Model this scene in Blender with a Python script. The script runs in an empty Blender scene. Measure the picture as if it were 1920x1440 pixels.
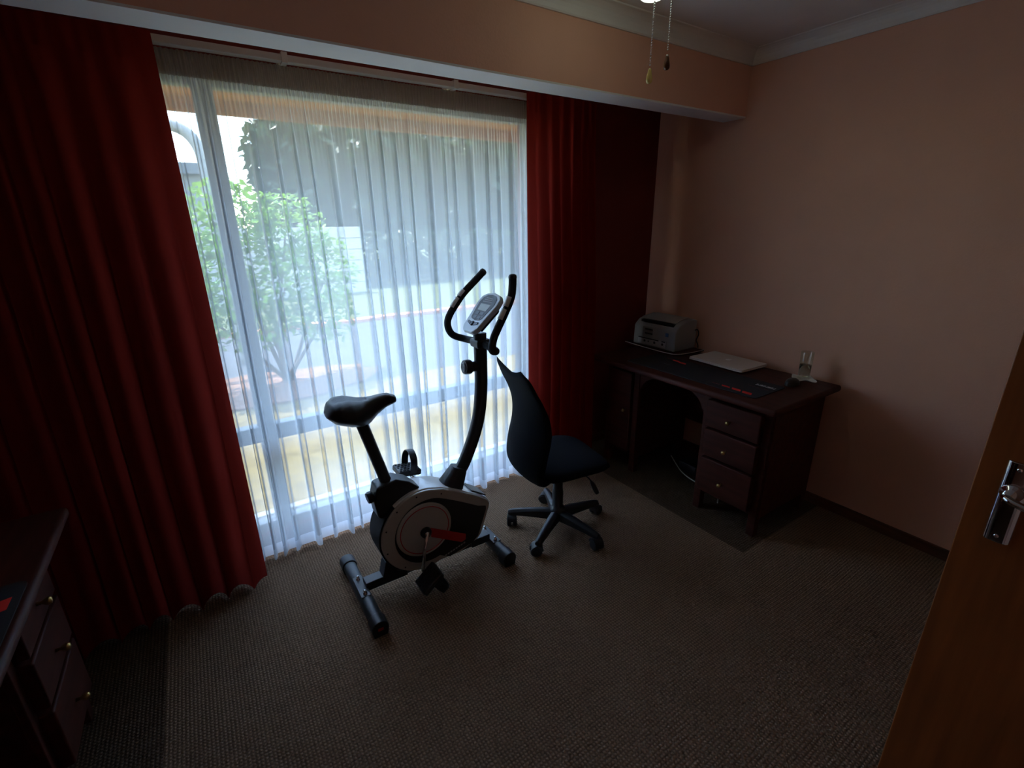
import bpy, bmesh, math, random
from mathutils import Vector, Matrix, Euler, noise
R = math.radians
PI = math.pi
random.seed(7)
sc = bpy.context.scene
C = sc.collection

# ------------------------------------------------------------------ camera
cam_d = bpy.data.cameras.new('camera')
cam = bpy.data.objects.new('camera', cam_d)
C.objects.link(cam)
cam_d.sensor_width = 36.0
cam_d.lens = 892.09 / 1920 * 36.0
cam_d.clip_start = 0.02
cam_d.clip_end = 300
_a, _p, _r = R(33.131), R(18.572), R(-0.791)
fw = Vector((math.sin(_a) * math.cos(_p), math.cos(_a) * math.cos(_p), -math.sin(_p)))
rt = Vector((math.cos(_a), -math.sin(_a), 0))
up = rt.cross(fw)
rt2 = rt * math.cos(_r) + up * math.sin(_r)
up2 = up * math.cos(_r) - rt * math.sin(_r)
m3 = Matrix((rt2, up2, -fw)).transposed()
cam.matrix_world = Matrix.Translation((0, 0, 1.65)) @ m3.to_4x4()
sc.camera = cam

# ------------------------------------------------------------------ view, world, sun
sc.view_settings.view_transform = 'Standard'
sc.view_settings.look = 'None'
sc.view_settings.gamma = 1.0
sc.view_settings.use_curve_mapping = False
sc.view_settings.exposure = 0.25
sc.cycles.transparent_max_bounces = 24
sc.cycles.max_bounces = 10
sc.cycles.sample_clamp_indirect = 8.0

SKY = 1.55
SUN = 9.0
LAMP = 2.9

w = bpy.data.worlds.new('world')
sc.world = w
w.use_nodes = True
nt = w.node_tree
nt.nodes.clear()
sky = nt.nodes.new('ShaderNodeTexSky')
sky.sky_type = 'NISHITA'
sky.sun_disc = False
sky.sun_elevation = R(70)
sky.sun_rotation = R(-20)
bg = nt.nodes.new('ShaderNodeBackground')
bg.inputs[1].default_value = SKY
wo = nt.nodes.new('ShaderNodeOutputWorld')
nt.links.new(sky.outputs[0], bg.inputs[0])
nt.links.new(bg.outputs[0], wo.inputs[0])

sun_d = bpy.data.lights.new('sun', 'SUN')
sun_d.energy = SUN
sun_d.angle = R(0.6)
sun_d.color = (1.0, 0.97, 0.92)
sun = bpy.data.objects.new('sun', sun_d)
C.objects.link(sun)
sun.rotation_euler = Vector((0.13, -0.31, -0.94)).to_track_quat('-Z', 'Y').to_euler()

# ------------------------------------------------------------------ materials
MATS = {}


def mat(name, col=(0.5, 0.5, 0.5), rough=0.6, metal=0.0, spec=0.5, noise_amt=0.0, noise_scale=8.0,
        bump=0.0, bump_scale=60.0, coat=0.0, sheen=0.0, stretch=None):
    if name in MATS:
        return MATS[name]
    m = bpy.data.materials.new(name)
    m.use_nodes = True
    t = m.node_tree
    b = t.nodes['Principled BSDF']
    b.inputs['Base Color'].default_value = (*col, 1)
    b.inputs['Roughness'].default_value = rough
    b.inputs['Metallic'].default_value = metal
    b.inputs['Specular IOR Level'].default_value = spec
    b.inputs['Coat Weight'].default_value = coat
    b.inputs['Coat Roughness'].default_value = 0.15
    b.inputs['Sheen Weight'].default_value = sheen
    tc = t.nodes.new('ShaderNodeTexCoord')
    mp = t.nodes.new('ShaderNodeMapping')
    if stretch:
        mp.inputs['Scale'].default_value = stretch
    t.links.new(tc.outputs['Object'], mp.inputs[0])
    if noise_amt > 0:
        n = t.nodes.new('ShaderNodeTexNoise')
        n.inputs['Scale'].default_value = noise_scale
        n.inputs['Detail'].default_value = 5
        t.links.new(mp.outputs[0], n.inputs['Vector'])
        r = t.nodes.new('ShaderNodeValToRGB')
        lo = [c * (1 - noise_amt) for c in col]
        hi = [min(1, c * (1 + noise_amt)) for c in col]
        r.color_ramp.elements[0].position = 0.3
        r.color_ramp.elements[0].color = (*lo, 1)
        r.color_ramp.elements[1].position = 0.7
        r.color_ramp.elements[1].color = (*hi, 1)
        t.links.new(n.outputs['Fac'], r.inputs[0])
        t.links.new(r.outputs[0], b.inputs['Base Color'])
    if bump > 0:
        n2 = t.nodes.new('ShaderNodeTexNoise')
        n2.inputs['Scale'].default_value = bump_scale
        n2.inputs['Detail'].default_value = 4
        t.links.new(mp.outputs[0], n2.inputs['Vector'])
        bp = t.nodes.new('ShaderNodeBump')
        bp.inputs['Strength'].default_value = bump
        bp.inputs['Distance'].default_value = 0.01
        t.links.new(n2.outputs['Fac'], bp.inputs['Height'])
        t.links.new(bp.outputs[0], b.inputs['Normal'])
    MATS[name] = m
    return m


def fabric(name, col, transp, transl, rough_noise=0.0):
    """woven cloth: holes (transparent), light through the threads (translucent), reflected light (diffuse)"""
    m = bpy.data.materials.new(name)
    m.use_nodes = True
    t = m.node_tree
    t.nodes.clear()
    o = t.nodes.new('ShaderNodeOutputMaterial')
    d = t.nodes.new('ShaderNodeBsdfDiffuse')
    d.inputs[0].default_value = (*col, 1)
    tl = t.nodes.new('ShaderNodeBsdfTranslucent')
    tl.inputs[0].default_value = (*col, 1)
    mx = t.nodes.new('ShaderNodeMixShader')
    mx.inputs[0].default_value = transl
    t.links.new(d.outputs[0], mx.inputs[1])
    t.links.new(tl.outputs[0], mx.inputs[2])
    last = mx
    if rough_noise:
        tc = t.nodes.new('ShaderNodeTexCoord')
        n = t.nodes.new('ShaderNodeTexNoise')
        n.inputs['Scale'].default_value = 220
        t.links.new(tc.outputs['Object'], n.inputs['Vector'])
        bp = t.nodes.new('ShaderNodeBump')
        bp.inputs['Strength'].default_value = rough_noise
        bp.inputs['Distance'].default_value = 0.002
        t.links.new(n.outputs['Fac'], bp.inputs['Height'])
        t.links.new(bp.outputs[0], d.inputs['Normal'])
    if transp > 0:
        tr = t.nodes.new('ShaderNodeBsdfTransparent')
        mx2 = t.nodes.new('ShaderNodeMixShader')
        # a thread weave closes up for rays that cross it at a slant: open area = transp ** (1 / cos)
        geo = t.nodes.new('ShaderNodeNewGeometry')
        dt = t.nodes.new('ShaderNodeVectorMath'); dt.operation = 'DOT_PRODUCT'
        t.links.new(geo.outputs['Incoming'], dt.inputs[0]); t.links.new(geo.outputs['Normal'], dt.inputs[1])
        ab = t.nodes.new('ShaderNodeMath'); ab.operation = 'ABSOLUTE'
        t.links.new(dt.outputs['Value'], ab.inputs[0])
        mxm = t.nodes.new('ShaderNodeMath'); mxm.operation = 'MAXIMUM'; mxm.inputs[1].default_value = 0.12
        t.links.new(ab.outputs[0], mxm.inputs[0])
        iv = t.nodes.new('ShaderNodeMath'); iv.operation = 'DIVIDE'; iv.inputs[0].default_value = 1.0
        t.links.new(mxm.outputs[0], iv.inputs[1])
        pw = t.nodes.new('ShaderNodeMath'); pw.operation = 'POWER'; pw.inputs[0].default_value = transp
        t.links.new(iv.outputs[0], pw.inputs[1])
        t.links.new(pw.outputs[0], mx2.inputs[0])
        t.links.new(mx.outputs[0], mx2.inputs[1])
        t.links.new(tr.outputs[0], mx2.inputs[2])
        last = mx2
    t.links.new(last.outputs[0], o.inputs[0])
    return m


def leaf_mat(name, col, var=0.35):
    m = bpy.data.materials.new(name)
    m.use_nodes = True
    t = m.node_tree
    t.nodes.clear()
    o = t.nodes.new('ShaderNodeOutputMaterial')
    tc = t.nodes.new('ShaderNodeTexCoord')
    n = t.nodes.new('ShaderNodeTexNoise')
    n.inputs['Scale'].default_value = 6
    t.links.new(tc.outputs['Object'], n.inputs['Vector'])
    r = t.nodes.new('ShaderNodeValToRGB')
    r.color_ramp.elements[0].position = 0.3
    r.color_ramp.elements[1].position = 0.7
    r.color_ramp.elements[0].color = (*[c * (1 - var) for c in col], 1)
    r.color_ramp.elements[1].color = (*[min(1, c * (1 + var)) for c in col], 1)
    t.links.new(n.outputs['Fac'], r.inputs[0])
    d = t.nodes.new('ShaderNodeBsdfPrincipled')
    d.inputs['Roughness'].default_value = 0.35
    tl = t.nodes.new('ShaderNodeBsdfTranslucent')
    mx = t.nodes.new('ShaderNodeMixShader')
    mx.inputs[0].default_value = 0.35
    t.links.new(r.outputs[0], d.inputs['Base Color'])
    t.links.new(r.outputs[0], tl.inputs[0])
    t.links.new(d.outputs[0], mx.inputs[1])
    t.links.new(tl.outputs[0], mx.inputs[2])
    t.links.new(mx.outputs[0], o.inputs[0])
    return m


def pane_mat(name, tint=(0.93, 0.97, 0.97), refl=0.06):
    m = bpy.data.materials.new(name)
    m.use_nodes = True
    t = m.node_tree
    t.nodes.clear()
    o = t.nodes.new('ShaderNodeOutputMaterial')
    tr = t.nodes.new('ShaderNodeBsdfTransparent')
    tr.inputs[0].default_value = (*tint, 1)
    g = t.nodes.new('ShaderNodeBsdfGlossy')
    g.inputs['Roughness'].default_value = 0.02
    mx = t.nodes.new('ShaderNodeMixShader')
    mx.inputs[0].default_value = refl
    t.links.new(tr.outputs[0], mx.inputs[1])
    t.links.new(g.outputs[0], mx.inputs[2])
    t.links.new(mx.outputs[0], o.inputs[0])
    return m


def carpet_mat():
    m = bpy.data.materials.new('carpet')
    m.use_nodes = True
    t = m.node_tree
    L = t.links.new
    N = t.nodes.new
    b = t.nodes['Principled BSDF']
    b.inputs['Roughness'].default_value = 0.95
    b.inputs['Specular IOR Level'].default_value = 0.15
    geo = N('ShaderNodeNewGeometry')
    sep = N('ShaderNodeSeparateXYZ')
    L(geo.outputs['Position'], sep.inputs[0])
    # woven ribs: rows of small loops
    def wave(axis, scale, dist):
        wv = N('ShaderNodeTexWave')
        wv.wave_type = 'BANDS'
        wv.bands_direction = axis
        wv.inputs['Scale'].default_value = scale
        wv.inputs['Distortion'].default_value = dist
        wv.inputs['Detail'].default_value = 1.5
        wv.inputs['Detail Scale'].default_value = 3
        L(geo.outputs['Position'], wv.inputs['Vector'])
        return wv
    wx = wave('X', 26, 0.8)
    wy = wave('Y', 25, 0.6)
    mul = N('ShaderNodeMath'); mul.operation = 'MULTIPLY'
    L(wx.outputs['Fac'], mul.inputs[0]); L(wy.outputs['Fac'], mul.inputs[1])
    nz = N('ShaderNodeTexNoise'); nz.inputs['Scale'].default_value = 140
    L(geo.outputs['Position'], nz.inputs['Vector'])
    nz2 = N('ShaderNodeTexNoise'); nz2.inputs['Scale'].default_value = 2.2
    L(geo.outputs['Position'], nz2.inputs['Vector'])
    add = N('ShaderNodeMath'); add.operation = 'ADD'
    L(mul.outputs[0], add.inputs[0])
    sc1 = N('ShaderNodeMath'); sc1.operation = 'MULTIPLY'; sc1.inputs[1].default_value = 0.95
    L(nz.outputs['Fac'], sc1.inputs[0]); L(sc1.outputs[0], add.inputs[1])
    rp = N('ShaderNodeValToRGB')
    rp.color_ramp.elements[0].position = 0.25
    rp.color_ramp.elements[0].color = (0.105, 0.066, 0.042, 1)
    rp.color_ramp.elements[1].position = 1.1
    rp.color_ramp.elements[1].color = (0.37, 0.238, 0.152, 1)
    L(add.outputs[0], rp.inputs[0])
    # darker pile, sharp-edged, over the floor areas around both desks
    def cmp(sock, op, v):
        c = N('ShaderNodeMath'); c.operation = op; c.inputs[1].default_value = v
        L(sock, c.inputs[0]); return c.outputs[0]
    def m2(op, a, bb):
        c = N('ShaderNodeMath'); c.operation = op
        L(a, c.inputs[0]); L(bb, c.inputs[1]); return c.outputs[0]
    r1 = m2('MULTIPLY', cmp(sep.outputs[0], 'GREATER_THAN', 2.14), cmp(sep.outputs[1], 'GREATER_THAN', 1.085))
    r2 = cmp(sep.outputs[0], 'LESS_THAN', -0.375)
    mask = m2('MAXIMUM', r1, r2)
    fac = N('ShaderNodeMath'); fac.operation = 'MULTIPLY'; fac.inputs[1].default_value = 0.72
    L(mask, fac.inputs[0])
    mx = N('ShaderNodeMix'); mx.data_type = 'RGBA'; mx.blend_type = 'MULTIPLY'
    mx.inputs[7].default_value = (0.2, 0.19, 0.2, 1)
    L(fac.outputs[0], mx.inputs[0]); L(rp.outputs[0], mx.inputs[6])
    mx2 = N('ShaderNodeMix'); mx2.data_type = 'RGBA'; mx2.blend_type = 'MULTIPLY'
    mx2.inputs[0].default_value = 0.25
    L(mx.outputs[2], mx2.inputs[6]); L(nz2.outputs['Fac'], mx2.inputs[7])
    L(mx2.outputs[2], b.inputs['Base Color'])
    bp = N('ShaderNodeBump'); bp.inputs['Strength'].default_value = 0.8; bp.inputs['Distance'].default_value = 0.004
    L(add.outputs[0], bp.inputs['Height']); L(bp.outputs[0], b.inputs['Normal'])
    return m


M_wall = mat('wall_salmon_paint', (0.84, 0.465, 0.33), 0.75, spec=0.25, noise_amt=0.04, noise_scale=3, bump=0.12, bump_scale=120)
M_redwall = mat('wall_red_paint', (0.17, 0.022, 0.016), 0.7, spec=0.25, noise_amt=0.06, noise_scale=3, bump=0.1, bump_scale=120)
M_white = mat('white_paint', (0.86, 0.82, 0.78), 0.7, spec=0.3, noise_amt=0.03, noise_scale=4)
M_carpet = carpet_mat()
M_skirt = mat('skirting_wood', (0.13, 0.045, 0.022), 0.45, noise_amt=0.35, noise_scale=6, stretch=(8, 1, 8))
M_door = mat('door_wood', (0.30, 0.085, 0.018), 0.38, noise_amt=0.28, noise_scale=5, stretch=(6, 6, 0.5))
M_desk = mat('desk_mahogany', (0.062, 0.016, 0.011), 0.5, spec=0.15, noise_amt=0.35, noise_scale=6, stretch=(5, 0.6, 5), coat=0.02)
M_black = mat('black_plastic', (0.012, 0.013, 0.016), 0.42)
M_blackmetal = mat('black_powder_coat', (0.016, 0.018, 0.022), 0.38, bump=0.05, bump_scale=300)
M_foam = mat('black_foam', (0.010, 0.010, 0.012), 0.8, bump=0.2, bump_scale=300)
M_cloth = mat('black_upholstery', (0.006, 0.0065, 0.010), 0.95, spec=0.12, bump=0.3, bump_scale=500)
M_leather = mat('black_saddle_vinyl', (0.014, 0.015, 0.019), 0.42, bump=0.08, bump_scale=180)
M_silver = mat('silver_plastic', (0.52, 0.50, 0.47), 0.32, metal=0.35)
M_console = mat('console_silver', (0.55, 0.60, 0.65), 0.35, metal=0.1)
M_gloss = mat('white_gloss_plastic', (0.72, 0.72, 0.72), 0.2, coat=0.4)
M_red = mat('red_decal', (0.45, 0.012, 0.012), 0.45)
M_chrome = mat('chrome', (0.75, 0.75, 0.76), 0.12, metal=1.0)
M_dchrome = mat('dark_chrome', (0.55, 0.55, 0.58), 0.08, metal=1.0)
M_brass = mat('brass', (0.45, 0.32, 0.12), 0.3, metal=1.0)
M_knobwood = mat('pale_lacquered_wood', (0.88, 0.66, 0.20), 0.3, noise_amt=0.1, noise_scale=30, coat=0.5)
M_lcd = mat('lcd_glass', (0.40, 0.43, 0.36), 0.25)
M_slate = mat('slate_button', (0.06, 0.075, 0.10), 0.4)
M_alu = mat('aluminium', (0.74, 0.67, 0.61), 0.5, metal=0.0, spec=0.4)
M_logo = mat('pale_logo', (0.97, 0.96, 0.94), 0.3)
M_printer = mat('printer_plastic', (0.30, 0.30, 0.295), 0.55)
M_printer2 = mat('printer_lid_plastic', (0.36, 0.35, 0.335), 0.5)
M_paper = mat('paper', (0.80, 0.78, 0.72), 0.8)
M_sticker = mat('sticker_paper', (0.42, 0.42, 0.44), 0.6)
M_blue = mat('blue_sticker', (0.06, 0.16, 0.34), 0.5)
M_darkprint = mat('dark_print', (0.015, 0.014, 0.014), 0.6)
M_mat = mat('desk_mat_cloth', (0.020, 0.021, 0.027), 0.9, bump=0.2, bump_scale=600)
M_matprint_red = mat('desk_mat_red_print', (0.85, 0.03, 0.02), 0.85)
M_matprint_white = mat('desk_mat_white_print', (0.85, 0.85, 0.85), 0.85)
M_matprint_dim = mat('desk_mat_dark_red_print', (0.10, 0.012, 0.016), 0.85)
M_frame = mat('window_frame_paint', (0.32, 0.36, 0.40), 0.45, noise_amt=0.03)
M_tan = mat('timber_soffit', (0.64, 0.31, 0.10), 0.6, noise_amt=0.2, noise_scale=5, stretch=(1, 8, 8))
M_track = mat('track_plastic', (0.62, 0.61, 0.60), 0.45)
M_cable = mat('grey_cable', (0.45, 0.42, 0.34), 0.5)
M_net = fabric('sheer_voile', (0.77, 0.82, 0.86), 0.52, 0.70)
M_net2 = fabric('sheer_voile_hem', (0.77, 0.82, 0.86), 0.24, 0.70)
M_tape = fabric('sheer_heading', (0.36, 0.33, 0.32), 0.25, 0.25)
M_red_c = fabric('red_curtain_cloth', (0.27, 0.024, 0.017), 0.0, 0.50, 0.3)
M_pane = pane_mat('window_glass')
M_lawn = mat('dry_lawn', (0.175, 0.128, 0.040), 0.95, noise_amt=0.3, noise_scale=9, bump=0.5, bump_scale=80)
M_lawn2 = mat('green_lawn', (0.095, 0.105, 0.030), 0.95, noise_amt=0.25, noise_scale=6, bump=0.4, bump_scale=60)
M_drive = mat('grey_paving', (0.060, 0.063, 0.070), 0.85, noise_amt=0.15, noise_scale=4, bump=0.2, bump_scale=40)
M_litter = mat('leaf_litter', (0.22, 0.115, 0.07), 0.95, noise_amt=0.45, noise_scale=18, bump=0.4, bump_scale=60)
M_brick = mat('brick', (0.50, 0.20, 0.11), 0.85, noise_amt=0.25, noise_scale=12)
M_precast = mat('precast_concrete', (0.50, 0.47, 0.43), 0.85, noise_amt=0.1, noise_scale=4)
M_garage = mat('garage_wall', (0.24, 0.25, 0.26), 0.85, noise_amt=0.1, noise_scale=2)
M_roofm = mat('garage_roof', (0.15, 0.16, 0.17), 0.7, noise_amt=0.1, noise_scale=3)
M_pipe = mat('galvanised_pipe', (0.36, 0.35, 0.33), 0.5)
M_bark = mat('bark', (0.12, 0.085, 0.06), 0.9, noise_amt=0.3, noise_scale=10)
M_leaf1 = leaf_mat('bright_leaf', (0.22, 0.38, 0.05), 0.6)
M_leaf2 = leaf_mat('dark_leaf', (0.055, 0.085, 0.045))

# ------------------------------------------------------------------ mesh helpers


def bx(bm, lo, hi):
    lo, hi = Vector(lo), Vector(hi)
    c, s = (lo + hi) / 2, hi - lo
    return bmesh.ops.create_cube(bm, size=1, matrix=Matrix.Translation(c) @ Matrix.Diagonal((*s, 1)))['verts']


def frame_of(d):
    d = d.normalized()
    u = d.cross(Vector((0, 0, 1)))
    if u.length < 1e-3:
        u = Vector((1, 0, 0))
    u.normalize()
    return u, d.cross(u).normalized()


def tube(bm, pts, r, seg=12, closed=False, squash=1.0, fixed_u=None):
    pts = [Vector(p) for p in pts]
    n = len(pts)
    rs = r if isinstance(r, (list, tuple)) else [r] * n
    rings = []
    pu = None
    for i, p in enumerate(pts):
        if closed:
            d = pts[(i + 1) % n] - pts[i - 1]
        else:
            d = pts[min(i + 1, n - 1)] - pts[max(i - 1, 0)]
        d.normalize()
        if fixed_u is not None:
            u = Vector(fixed_u)
            u = (u - d * u.dot(d)).normalized()
        elif pu is None:
            u, _ = frame_of(d)
        else:
            u = (pu - d * pu.dot(d))
            u = u.normalized() if u.length > 1e-5 else frame_of(d)[0]
        pu = u
        v = d.cross(u)
        ring = []
        for k in range(seg):
            a = 2 * PI * k / seg
            ring.append(bm.verts.new(p + u * math.cos(a) * rs[i] + v * math.sin(a) * rs[i] * squash))
        rings.append(ring)
    m = n if closed else n - 1
    for i in range(m):
        A, B = rings[i], rings[(i + 1) % n]
        for k in range(seg):
            bm.faces.new((A[k], A[(k + 1) % seg], B[(k + 1) % seg], B[k]))
    if not closed:
        bm.faces.new(rings[0][::-1])
        bm.faces.new(rings[-1])
    return rings


def cyl(bm, a, b, r, seg=20, r2=None):
    return tube(bm, [a, b], [r, r if r2 is None else r2], seg)


def lathe(bm, prof, origin=(0, 0, 0), axis=(0, 0, 1), seg=24):
    axis = Vector(axis).normalized()
    u, v = frame_of(axis)
    o = Vector(origin)
    rings = []
    for r_, h in prof:
        if r_ < 1e-6:
            rings.append([bm.verts.new(o + axis * h)])
        else:
            rings.append([bm.verts.new(o + axis * h + (u * math.cos(2 * PI * k / seg) + v * math.sin(2 * PI * k / seg)) * r_) for k in range(seg)])
    for A, B in zip(rings, rings[1:]):
        for k in range(seg):
            a = [A[k % len(A)], A[(k + 1) % seg % len(A)]] if len(A) > 1 else [A[0]]
            b = [B[(k + 1) % seg], B[k]] if len(B) > 1 else [B[0]]
            f = a + b
            if len(f) >= 3:
                bm.faces.new(f)
    if len(rings[0]) > 1:
        bm.faces.new(rings[0][::-1])
    if len(rings[-1]) > 1:
        bm.faces.new(rings[-1])


def prism(bm, poly, h0, h1, fn):
    """poly: 2D points (a, b); extruded along c from h0 to h1; fn(a, b, c) -> world"""
    A = [bm.verts.new(fn(a, b, h0)) for a, b in poly]
    B = [bm.verts.new(fn(a, b, h1)) for a, b in poly]
    n = len(poly)
    bm.faces.new(A[::-1])
    bm.faces.new(B)
    for i in range(n):
        bm.faces.new((A[i], A[(i + 1) % n], B[(i + 1) % n], B[i]))


def grid(bm, nu, nv, fn):
    V = [[bm.verts.new(fn(i / nu, j / nv)) for j in range(nv + 1)] for i in range(nu + 1)]
    for i in range(nu):
        for j in range(nv):
            bm.faces.new((V[i][j], V[i + 1][j], V[i + 1][j + 1], V[i][j + 1]))
    return V


def catmull(pts, n=8):
    pts = [Vector(p) for p in pts]
    out = []
    for i in range(len(pts) - 1):
        p0 = pts[max(i - 1, 0)]; p1 = pts[i]; p2 = pts[i + 1]; p3 = pts[min(i + 2, len(pts) - 1)]
        for k in range(n):
            t = k / n
            out.append(0.5 * ((2 * p1) + (p2 - p0) * t + (2 * p0 - 5 * p1 + 4 * p2 - p3) * t * t + (3 * p1 - p0 - 3 * p2 + p3) * t ** 3))
    out.append(pts[-1])
    return out


def interp(tab, x):
    if x <= tab[0][0]:
        return tab[0][1]
    for (a, b), (c, d) in zip(tab, tab[1:]):
        if x <= c:
            t = (x - a) / (c - a)
            return b + (d - b) * t
    return tab[-1][1]


def obj(name, bm, material, parent=None, smooth=False, bevel=0.0, seg=2, M=None, subsurf=0, solid=0.0):
    if M is not None:
        bm.transform(M)
    bmesh.ops.recalc_face_normals(bm, faces=bm.faces)
    xs = [v.co for v in bm.verts]
    lo = Vector([min(v[i] for v in xs) for i in range(3)])
    hi = Vector([max(v[i] for v in xs) for i in range(3)])
    org = Vector(((lo.x + hi.x) / 2, (lo.y + hi.y) / 2, lo.z))
    bm.transform(Matrix.Translation(-org))
    me = bpy.data.meshes.new(name)
    bm.to_mesh(me)
    bm.free()
    o = bpy.data.objects.new(name, me)
    C.objects.link(o)
    if isinstance(material, (list, tuple)):
        for mm in material:
            me.materials.append(mm)
    else:
        me.materials.append(material)
    if smooth:
        for p in me.polygons:
            p.use_smooth = True
    if parent is not None:
        o.parent = parent
        par = WORLD.get(parent.name, parent.location)
        o.location = org - par
    else:
        o.location = org
    WORLD[o.name] = org
    if solid:
        s = o.modifiers.new('solid', 'SOLIDIFY')
        s.thickness = solid
        s.offset = 0
    if bevel:
        b = o.modifiers.new('bevel', 'BEVEL')
        b.width = bevel
        b.segments = seg
        b.limit_method = 'ANGLE'
        b.angle_limit = R(40)
        for p in me.polygons:
            p.use_smooth = True
        wn = o.modifiers.new('wn', 'WEIGHTED_NORMAL')
        wn.keep_sharp = False
    if subsurf:
        s = o.modifiers.new('sub', 'SUBSURF')
        s.levels = subsurf
        s.render_levels = subsurf
    return o


WORLD = {}


def thing(name, label, cat, loc, group=None):
    o = bpy.data.objects.new(name, None)
    o.empty_display_size = 0.1
    C.objects.link(o)
    o.location = loc
    WORLD[o.name] = Vector(loc)
    return tag(o, label, cat, group)


def tag(o, label, cat, group=None):
    o['label'] = label
    o['category'] = cat
    if group:
        o['group'] = group
    return o


def struct(o, label=None):
    o['kind'] = 'structure'
    if label:
        o['label'] = label
    return o


def B():
    return bmesh.new()


def boxobj(name, lo, hi, material, parent=None, bevel=0.0, M=None):
    bm = B()
    bx(bm, lo, hi)
    return obj(name, bm, material, parent, bevel=bevel, M=M)


# ------------------------------------------------------------------ the room
XL, XR = -1.20, 2.93
YB, YW = -0.65, 2.546       # back wall, window wall (inner faces)
ZC = 2.565
YO = 2.75                   # outer face of the window wall
WX0, WX1, WZ0, WZ1 = -0.06, 1.86, 0.085, 2.245   # window opening

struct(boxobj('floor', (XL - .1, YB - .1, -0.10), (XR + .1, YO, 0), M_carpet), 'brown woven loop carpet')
struct(boxobj('ceiling', (XL - .1, YB - .1, ZC), (XR + .1, YO, ZC + .1), M_white), 'white plaster ceiling')
struct(boxobj('wall_right', (XR, YB - .1, 0), (XR + .12, YO, ZC), M_wall), 'salmon painted wall behind the desk')
struct(boxobj('wall_left', (XL - .12, YB - .1, 0), (XL, YO, ZC), M_wall), 'salmon painted wall')
struct(boxobj('wall_back', (XL, YB - .12, 0), (XR, YB, ZC), M_wall), 'salmon painted wall with the doorway')
bm = B()
bx(bm, (XL, YW, 0), (WX0, YO, ZC))
bx(bm, (WX1, YW, 0), (XR, YO, ZC))
bx(bm, (WX0, YW, WZ1), (WX1, YO, ZC))
bx(bm, (WX0, YW, 0), (WX1, YO, WZ0))
struct(obj('wall_window', bm, M_redwall), 'dark red painted window wall')

# dropped beam in front of the curtain pocket: front and top salmon, underside white
bm = B()
bx(bm, (XL, 1.90, 2.239), (XR, 2.045, ZC))
struct(obj('trim_1', bm, M_wall), 'salmon painted dropped beam above the window')
struct(boxobj('trim_2', (XL, 1.899, 2.231), (XR, 2.046, 2.239), M_white), 'white underside of the dropped beam')


def cornice(name, p0, p1, inward, z):
    """coved ceiling cornice along a line p0 -> p1"""
    p0, p1, inw = Vector(p0), Vector(p1), Vector(inward)
    prof = [(0, 0), (0.008, 0)]
    for k in range(7):
        a = k / 6 * PI / 2
        prof.append((0.012 + 0.063 * (1 - math.cos(a)), 0.006 + 0.058 * math.sin(a)))
    prof += [(0.078, 0.068), (0, 0.068)]
    bm = B()
    prism(bm, prof, 0, 1, lambda a, b, c: p0.lerp(p1, c) + inw * a + Vector((0, 0, z + b)))
    return struct(obj(name, bm, M_white), 'white coved ceiling cornice')


cornice('trim_3', (XR, 1.90, 0), (XR, YB, 0), (-1, 0, 0), 2.497)
cornice('trim_4', (XL, 1.90, 0), (XR, 1.90, 0), (0, -1, 0), 2.497)
cornice('trim_5', (XL, YB, 0), (XL, 1.90, 0), (1, 0, 0), 2.497)


def skirting(name, lo, hi):
    o = boxobj(name, lo, hi, M_skirt, bevel=0.004)
    return struct(o, 'dark brown wooden skirting board')


skirting('baseboard_right', (XR - 0.016, YB, 0), (XR, YW, 0.062))
skirting('baseboard_left', (XL, YB, 0), (XL + 0.016, YW, 0.062))
skirting('baseboard_window', (WX1 + 0.05, YW - 0.016, 0), (XR - 0.016, YW, 0.062))
skirting('baseboard_back', (XL + .016, YB, 0), (0.45, YB + 0.016, 0.062))

# window: frame, mullion, transom, glass panes
bm = B()
YG = 2.62
for lo, hi in (((WX0, YG - .03, WZ0), (WX0 + .05, YG + .03, WZ1)), ((WX1 - .05, YG - .03, WZ0), (WX1, YG + .03, WZ1)),
               ((WX0, YG - .03, WZ1 - .035), (WX1, YG + .03, WZ1)), ((WX0, YG - .03, WZ0), (WX1, YG + .03, WZ0 + .04))):
    bx(bm, lo, hi)
win = struct(obj('window_1', bm, M_frame), 'grey painted window frame')
boxobj('mullion', (0.137, YG - .032, WZ0 + .04), (0.213, YG + .032, WZ1 - .035), M_frame, win, bevel=0.004)
boxobj('transom', (0.213, YG - .032, 0.595), (WX1 - .05, YG + .032, 0.680), M_frame, win, bevel=0.004)
boxobj('transom', (WX0 + .05, YG - .032, 0.595), (0.137, YG + .032, 0.680), M_frame, win, bevel=0.004)
for (x0, x1) in ((WX0 + .05, 0.137), (0.213, WX1 - .05)):
    for (z0, z1) in ((WZ0 + .04, 0.595), (0.68, WZ1 - .035)):
        boxobj('pane', (x0, YG - .003, z0), (x1, YG + .003, z1), M_pane, win)
boxobj('window_sill', (WX0 - .02, YO - .12, WZ0 - .02), (WX1 + .02, YO + .05, WZ0), M_frame, win)

# door leaf standing open at the right edge
DX = 1.35
door = struct(boxobj('door_1', (DX, -0.60, 0.01), (DX + 0.04, 0.218, 2.03), M_door, bevel=0.003), 'brown wooden door standing open')
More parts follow.
